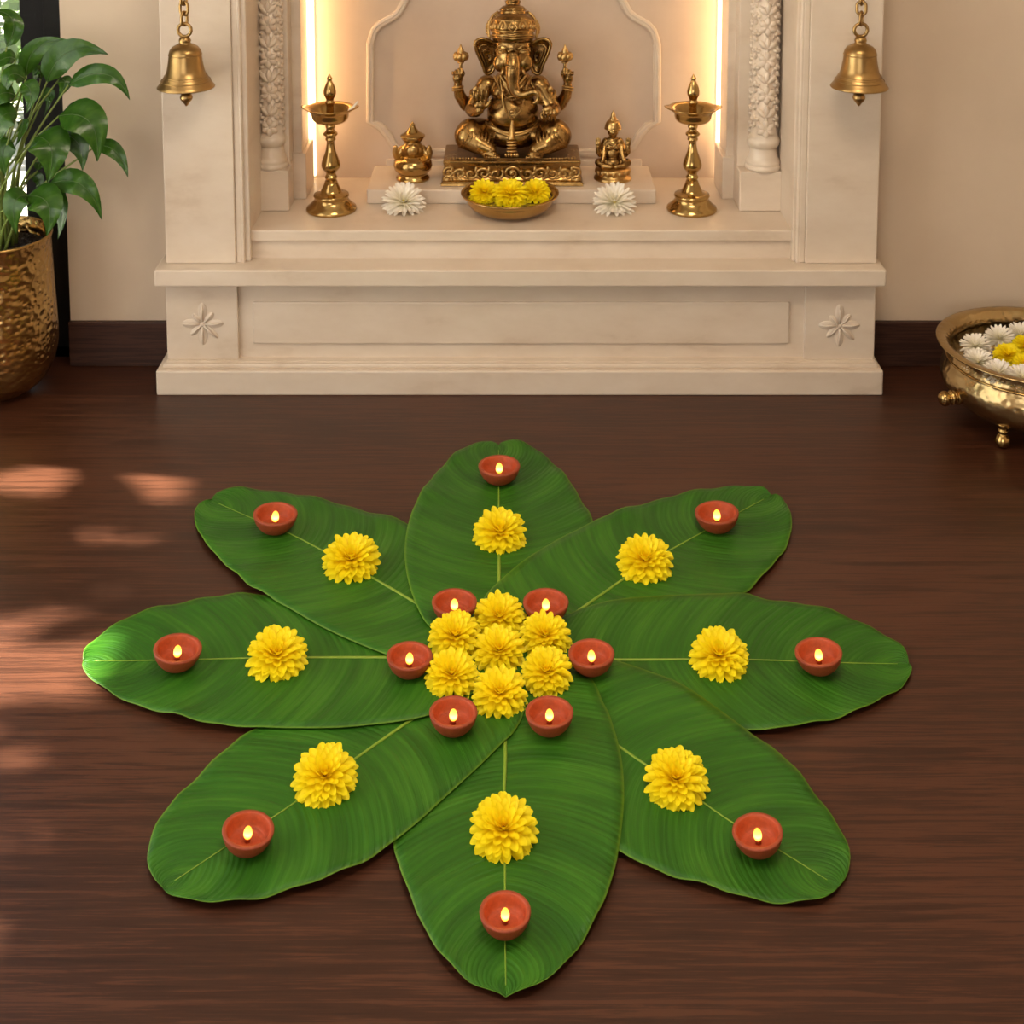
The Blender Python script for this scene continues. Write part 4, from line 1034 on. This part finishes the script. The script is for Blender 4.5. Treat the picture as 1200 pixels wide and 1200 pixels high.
for o in [o for o in COL.objects if o.name.split('.')[0] == 'diya']: lamp_in(o, 1)

# ------------------------------------------------------------------ yellow flowers of the pattern
FL = [(586, 649.5, 65, 'on the banana leaf pointing at the altar'), (755.6, 684.6, 68, 'on the upper right banana leaf'), (842.5, 799.7, 71, 'on the banana leaf pointing right'),
      (792, 951, 77.7, 'on the lower right banana leaf'), (590, 1012, 81.6, 'on the banana leaf pointing at the viewer'), (381, 947, 78, 'on the lower left banana leaf'),
      (325, 800, 73.5, 'on the banana leaf pointing left'), (411.6, 684.5, 69.6, 'on the upper left banana leaf'),
      (585.5, 750, 63, 'topmost of the cluster in the centre of the star'), (533, 773, 64, 'upper left of the cluster in the centre of the star'), (639, 772, 62, 'upper right of the cluster in the centre of the star'),
      (585, 791, 64, 'in the very middle of the star, ringed by six others'), (529.7, 820, 65, 'lower left of the cluster in the centre of the star'), (640.6, 816, 63, 'lower right of the cluster in the centre of the star'), (586, 842.5, 66, 'bottommost of the cluster in the centre of the star')]
for i, (px, bot, wd, where) in enumerate(FL):
    py = bot - .5 * wd * .92 * (bot + 300) / F
    p, s = on_leaf(px, py, .03)
    flower('yellow', 'chrysanthemum', 'yellow chrysanthemum head ' + where, p, wd * s * .5, R(25), 'yellow chrysanthemums on the banana leaves', seed=i)

# ------------------------------------------------------------------ on the shelf: bowl of flowers, two white flowers
bp = shelf(597.5, 248); s = idol_scale(bp)
t = thing('flower_bowl', 'shallow brass bowl of yellow flowers on the altar shelf', 'bowl', bp)
pr = [(0, 0), (30, 0), (33, .8), (40, 3.5), (46.5, 8), (50, 13), (51.2, 17), (51.5, 20.5), (57, 22.3), (57.5, 23.2), (56.8, 23.8), (51, 22.6), (49.3, 20), (46, 13.5), (40, 8), (28, 4), (0, 3.5)]
obj('bowl', lathe(NB(), [(r * s, z * s) for r, z in pr], bp, 64), M['brass'], t)
obj('water', lathe(NB(), [(0, 14.2 * s), (46 * s, 14.2 * s), (46.2 * s, 13.7 * s), (0, 13.6 * s)], bp, 40), M['water'], t)
for i, (dx, dy, rr, wh) in enumerate(((-30, 2, 18.5, 'left'), (0, -8, 21.5, 'middle'), (30, 2, 18.5, 'right'))):
    flower('yellow', 'chrysanthemum', 'small yellow chrysanthemum, the %s one in the altar bowl' % wh, bp + Vector((dx * s, dy * s, 14.3 * s)), rr * s, R(34), 'yellow flowers in the altar bowl', True, .42, 40 + i)
for i, (px, wh) in enumerate(((473, 'in front of the pot idol'), (720, 'in front of the goddess idol'))):
    p = shelf(px, 246); s = idol_scale(p)
    flower('white', 'white_chrysanthemum', 'white chrysanthemum head on the shelf ' + wh, p, 26 * s, R(38), 'white flowers on the altar shelf', False, .34, 60 + i)

# ------------------------------------------------------------------ urli bowl at the right
uc = Vector((0, 0, 0)); d_ = 3.56
uc = ony(1208, 500, d_); uc.z = 0; s = (uc - EYE).dot(FW) / F
rimz = ony(1208, 404, d_).z
t = thing('urli', 'wide footed brass urli bowl with floating flowers on the floor, cut by the frame', 'bowl', uc)
def uz(py): return ony(1208, py, d_).z
pr = [(0, 484), (30, 483.5), (58, 480), (80, 472.5), (95, 461), (102.5, 450), (104.5, 442), (103, 434), (99, 427), (97, 423), (97.5, 421.5), (96, 419), (95.5, 412), (97, 408), (103, 405.5), (109.5, 404.5), (110, 403.2), (109, 402.6), (100.5, 402.9), (98.6, 404.2), (94, 408), (92.5, 416), (97, 428), (100.5, 440), (99, 450), (90, 461), (74, 470), (50, 476), (0, 478)]
prw = [(r * s, uz(y)) for r, y in pr]
obj('body', lathe(NB(), prw, uc, 88), M['urli_body'], t)
b = NB(); ring(b, uc + Vector((0, 0, uz(422.5))), 97.6 * s, 1.5 * s, seg=72); obj('neck_band', b, M['brass'], t)
zwat = uz(418)
obj('water', lathe(NB(), [(0, zwat), (92 * s, zwat), (92.2 * s, zwat - .003), (0, zwat - .003)], uc, 56), M['water'], t)
for an in (-133, -13, 107):
    a = R(an); f = uc + Vector((math.cos(a) * 78 * s, math.sin(a) * 78 * s, 0))
    b = NB(); lathe(b, [(r * s, z * s) for r, z in rprof([(0, 0), (5, .4), (8.4, 5), (8.6, 9), (6.5, 14), (4.5, 16.5), (6, 18.5), (5.5, 21), (4.6, 22.5), (7, 25), (7.2, 26.5), (8, 28.5), (0, 29)], 2)], f, 22)
    obj('foot', b, M['brass'], t)
for an in (196, 16):
    a = R(an); dr = Vector((math.cos(a), math.sin(a), 0)); zc = uz(452)
    b = NB(); lathe(b, [(r * s, z * s) for r, z in rprof([(9, -3), (9, 1), (6, 2), (5.5, 4), (8, 6), (8, 8), (5.5, 9.5), (5.5, 11), (8, 13), (8.6, 16.5), (7, 20), (4, 22), (0, 22.5)], 2)], uc + dr * 101.5 * s + Vector((0, 0, zc)), 22, axis=dr)
    obj('knob', b, M['brass'], t)
def wat(px, py):
    return onz(px, py, zwat + .0005)
UW = [(1143, 402, 'in the urli, leftmost and farther back'), (1146, 421, 'in the urli, leftmost and nearer the viewer'), (1171, 393, 'in the urli, second from the left along the back'), (1170, 434, 'in the urli, second from the left along the front'), (1196, 389, 'in the urli at the frame edge, along the back'), (1198, 440, 'in the urli at the frame edge, along the front')]
for i, (px, py, wh) in enumerate(UW):
    flower('white', 'white_chrysanthemum', 'small white chrysanthemum floating ' + wh, wat(px, py + 9), 18.5 * s, R(24), 'white flowers in the urli', True, .28, 80 + i)
for i, (px, py, wh) in enumerate(((1181, 414, 'leftmost of the yellow ones'), (1203, 403, 'farther back of the two at the frame edge'), (1204, 425, 'nearer of the two at the frame edge'))):
    flower('yellow', 'chrysanthemum', 'yellow chrysanthemum floating in the urli, ' + wh, wat(px, py + 9), 18 * s, R(20), 'yellow flowers in the urli', True, .32, 100 + i)

# ------------------------------------------------------------------ potted plant at the left
pd = YW - .185
pc = ony(2, 460, pd); pc.z = 0; s = (pc - EYE).dot(FW) / F
def ppz(py): return ony(2, py, pd).z
t = thing('potted_plant', 'leafy green plant in a hammered brass pot beside the glass door', 'plant', pc)
pr = [(0, 0), (20, .0), (24, .002), (38, .022), (51, .05), (60, .087), (65, .13), (66, .17), (65, .24), (63.5, .32), (62, .41)]
zr = ppz(275)
prw = [(r * s, z) for r, z in rprof(pr, 3)] + [(62 * s, zr - .012), (63.5 * s, zr - .006), (64 * s, zr), (62.5 * s, zr + .003), (60 * s, zr), (59 * s, zr - .03), (58 * s, zr - .07), (0, zr - .075)]
obj('pot', lathe(NB(), prw, pc, 72), M['hammered'], t)
b = NB(); ring(b, pc + Vector((0, 0, zr)), 62.3 * s, 1.7 * s, seg=64); obj('pot_rim', b, M['brass'], t)
zso = zr - .042
b = NB(); rg = random.Random(3)
lathe(b, [(0, zso - .02), (58.5 * s, zso - .02), (58.6 * s, zso), (30 * s, zso + .004), (0, zso + .008)], pc, 32)
for k in range(160):
    a, q = rg.uniform(0, 6.28), 55 * s * math.sqrt(rg.random())
    ell(b, pc + Vector((math.cos(a) * q, math.sin(a) * q, zso + .004)), (rg.uniform(.003, .007), rg.uniform(.003, .007), rg.uniform(.002, .005)), None, 1)
obj('soil', b, M['soil'], t, True, 'stuff')
def plant_leaf(base, mid, tip, wd, dep=(0, 0, 0), roll=0.0):
    """pixel points and depths (m towards the viewer) of a drooping leaf"""
    P = [ony(x, y, pd - d) for (x, y), d in zip((base, mid, tip), dep)]
    n = 12; pts = []
    c1 = P[1] * 2 - (P[0] + P[2]) * .5
    for i in range(n + 1):
        u = i / n; pts.append(P[0] * (1 - u) ** 2 + c1 * 2 * u * (1 - u) + P[2] * u * u)
    bm = bmesh.new(); uvl = bm.loops.layers.uv.new('UVMap'); rows = []; W = wd * s * .5
    for i in range(n + 1):
        u = i / n
        tg = (pts[min(i + 1, n)] - pts[max(i - 1, 0)]).normalized()
        face = (Vector((.15, -.9, .75)).normalized()); face = Matrix.Rotation(roll, 3, tg) @ face
        sd = tg.cross(face); sd = sd.normalized() if sd.length > .05 else tg.orthogonal().normalized()
        nn = sd.cross(tg).normalized()
        prof = max(.02, math.sin(PI * u ** .64)) ** .9 * (1 - .15 * u) if 0 < u < 1 else .02
        row = []
        for v in (-1, -.66, -.33, 0, .33, .66, 1):
            ww = W * prof * 1.15
            q = pts[i] + sd * v * ww + nn * (.22 * abs(v) - .16 * v * v) * ww + nn * .06 * W * math.sin(u * 17 + v * 3) * abs(v)
            row.append((bm.verts.new(q), (u, v)))
        rows.append(row)
    for A, B in zip(rows, rows[1:]):
        for j in range(6):
            q = (A[j], A[j + 1], B[j + 1], B[j]); f = bm.faces.new([v for v, _ in q]); f.smooth = True
            for lp, (_, c) in zip(f.loops, q): lp[uvl].uv = c
    o = obj('leaf', bm, M['plant_leaf'], t)
    b = NB(); tube(b, pts, [.0011, .0009, .0005], 5); bo = obj('leaf_midrib', b, M['plant_midrib'], o)
    return P[0]
PL = [((31, 89), (44, 56), (84, 48), 22, (.02, .03, .02), .5), ((55, 96), (82, 60), (127, 64), 30, (.05, .06, .05), .35), ((80, 100), (124, 87), (152, 117), 23, (.04, .06, .06), .1),
      ((69, 136), (105, 143), (114, 189), 42, (.05, .09, .10), -.1), ((61, 157), (89, 165), (97, 200), 30, (.04, .06, .07), .1), ((113, 171), (136, 178), (150, 208), 18, (.02, .03, .04), .1),
      ((42, 160), (60, 174), (56, 214), 44, (.08, .12, .13), -.2), ((58, 216), (96, 217), (119, 257), 27, (.06, .09, .09), .1), ((32, 230), (56, 239), (55, 276), 36, (.10, .14, .15), -.1),
      ((52, 228), (70, 242), (68, 280), 22, (.07, .09, .10), .4), ((34, 230), (17, 238), (19, 274), 30, (.10, .14, .14), .2), ((18, 70), (2, 70), (-22, 92), 24, (.03, .04, .03), .4),
      ((30, 93), (12, 88), (6, 112), 26, (.05, .07, .08), .3), ((26, 98), (36, 108), (31, 133), 20, (.08, .10, .10), 0), ((70, 92), (76, 98), (68, 115), 16, (.02, .03, .03), -.3),
      ((48, 92), (44, 82), (38, 104), 14, (.0, .01, .01), .3), ((18, 112), (-2, 112), (-18, 140), 28, (.07, .10, .10), .2), ((20, 134), (0, 140), (-6, 178), 38, (.10, .13, .14), .2),
      ((26, 140), (26, 150), (18, 172), 18, (.03, .03, .03), .6), ((50, 118), (58, 112), (52, 136), 16, (.0, .0, .0), .5), ((14, 165), (4, 178), (6, 206), 26, (.06, .08, .08), .1),
      ((-10, 120), (-50, 105), (-84, 138), 32, (.04, .06, .05), 0), ((-14, 165), (-58, 165), (-88, 210), 36, (.05, .07, .07), 0), ((-10, 90), (-30, 60), (-66, 66), 28, (.02, .02, .0), .2), ((-16, 220), (-52, 222), (-72, 262), 30, (.08, .1, .1), 0),
      ((44, 200), (50, 190), (62, 206), 12, (.0, .0, .0), .4), ((36, 205), (46, 212), (40, 228), 12, (-.02, -.02, -.02), .2), ((8, 55), (14, 22), (-18, 12), 20, (.02, .02, .0), .3)]
b = NB()
rg = random.Random(5)
for L in PL:
    q = plant_leaf(*L)
    a0 = pc + Vector((rg.uniform(-.05, .045), rg.uniform(-.05, .05), zso))
    m1 = a0.lerp(q, .5) + Vector(((a0.x - q.x) * .22, 0, .05 * (q.z - a0.z) * .5))
    tube(b, resample([a0, m1, q], 12), [.0048, .0036, .0022], 7)
obj('stems', b, M['stem'], t)

# ------------------------------------------------------------------ garden outside
def shrub(name, label, c, r, n, seed, size=.05, trunk=True):
    rg = random.Random(seed); t = thing(name, label, 'shrub', (c[0], c[1], -.06), 'garden shrubs outside the windows')
    b = NB()
    for _ in range(n):
        v = Vector((rg.gauss(0, 1), rg.gauss(0, 1), rg.gauss(0, 1))).normalized() * (rg.random() ** .4)
        p = Vector(c) + Vector((v.x * r[0], v.y * r[1], v.z * r[2]))
        d = Vector((rg.gauss(0, 1), rg.gauss(0, 1), rg.gauss(0, .6))).normalized(); q = d.orthogonal().normalized(); q = Matrix.Rotation(rg.uniform(0, 6.28), 3, d) @ q
        L = size * rg.uniform(.6, 1.3)
        vs = [b.verts.new(p + d * L * a + q * L * w_) for a, w_ in ((-1, 0), (-.3, .42), (.4, .38), (1, 0), (.4, -.38), (-.3, -.42))]
        b.faces.new(vs)
    obj('foliage', b, M['foliage'], t, True, 'stuff')
    if trunk:
        b = NB(); tube(b, resample([Vector((c[0] + .05, c[1], -.06)), Vector((c[0] - .03, c[1] + .04, c[2] * .5)), Vector(c)], 8), [.05, .035, .015], 8); obj('trunk', b, M['bark'], t)
shrub('garden_shrub', 'tall leafy shrub beyond the glass door', (-3.0, 6.6, .45), (.75, .6, .7), 2600, 1)
shrub('garden_shrub', 'low leafy shrub beyond the glass door', (-2.3, 7.4, .15), (.5, .5, .4), 900, 2)
shrub('garden_shrub', 'unseen leafy shrub added outside the left window to dapple the sun, nearest the altar wall', (-3.35, 3.93, 1.55), (.3, .27, .85), 420, 3, .11)  # this row of shrubs is added to break the sun into patches
shrub('garden_shrub', 'unseen leafy shrub added outside the left window to dapple the sun, second from the altar wall', (-3.35, 3.33, 1.6), (.3, .30, .85), 230, 34, .11)
shrub('garden_shrub', 'unseen leafy shrub added outside the left window to dapple the sun, third from the altar wall', (-3.35, 2.62, 1.5), (.3, .30, .9), 140, 35, .11)
shrub('garden_shrub', 'unseen leafy shrub added outside the left window to dapple the sun, farthest from the altar wall', (-3.35, 1.7, 1.5), (.3, .36, .9), 1200, 6, .085)
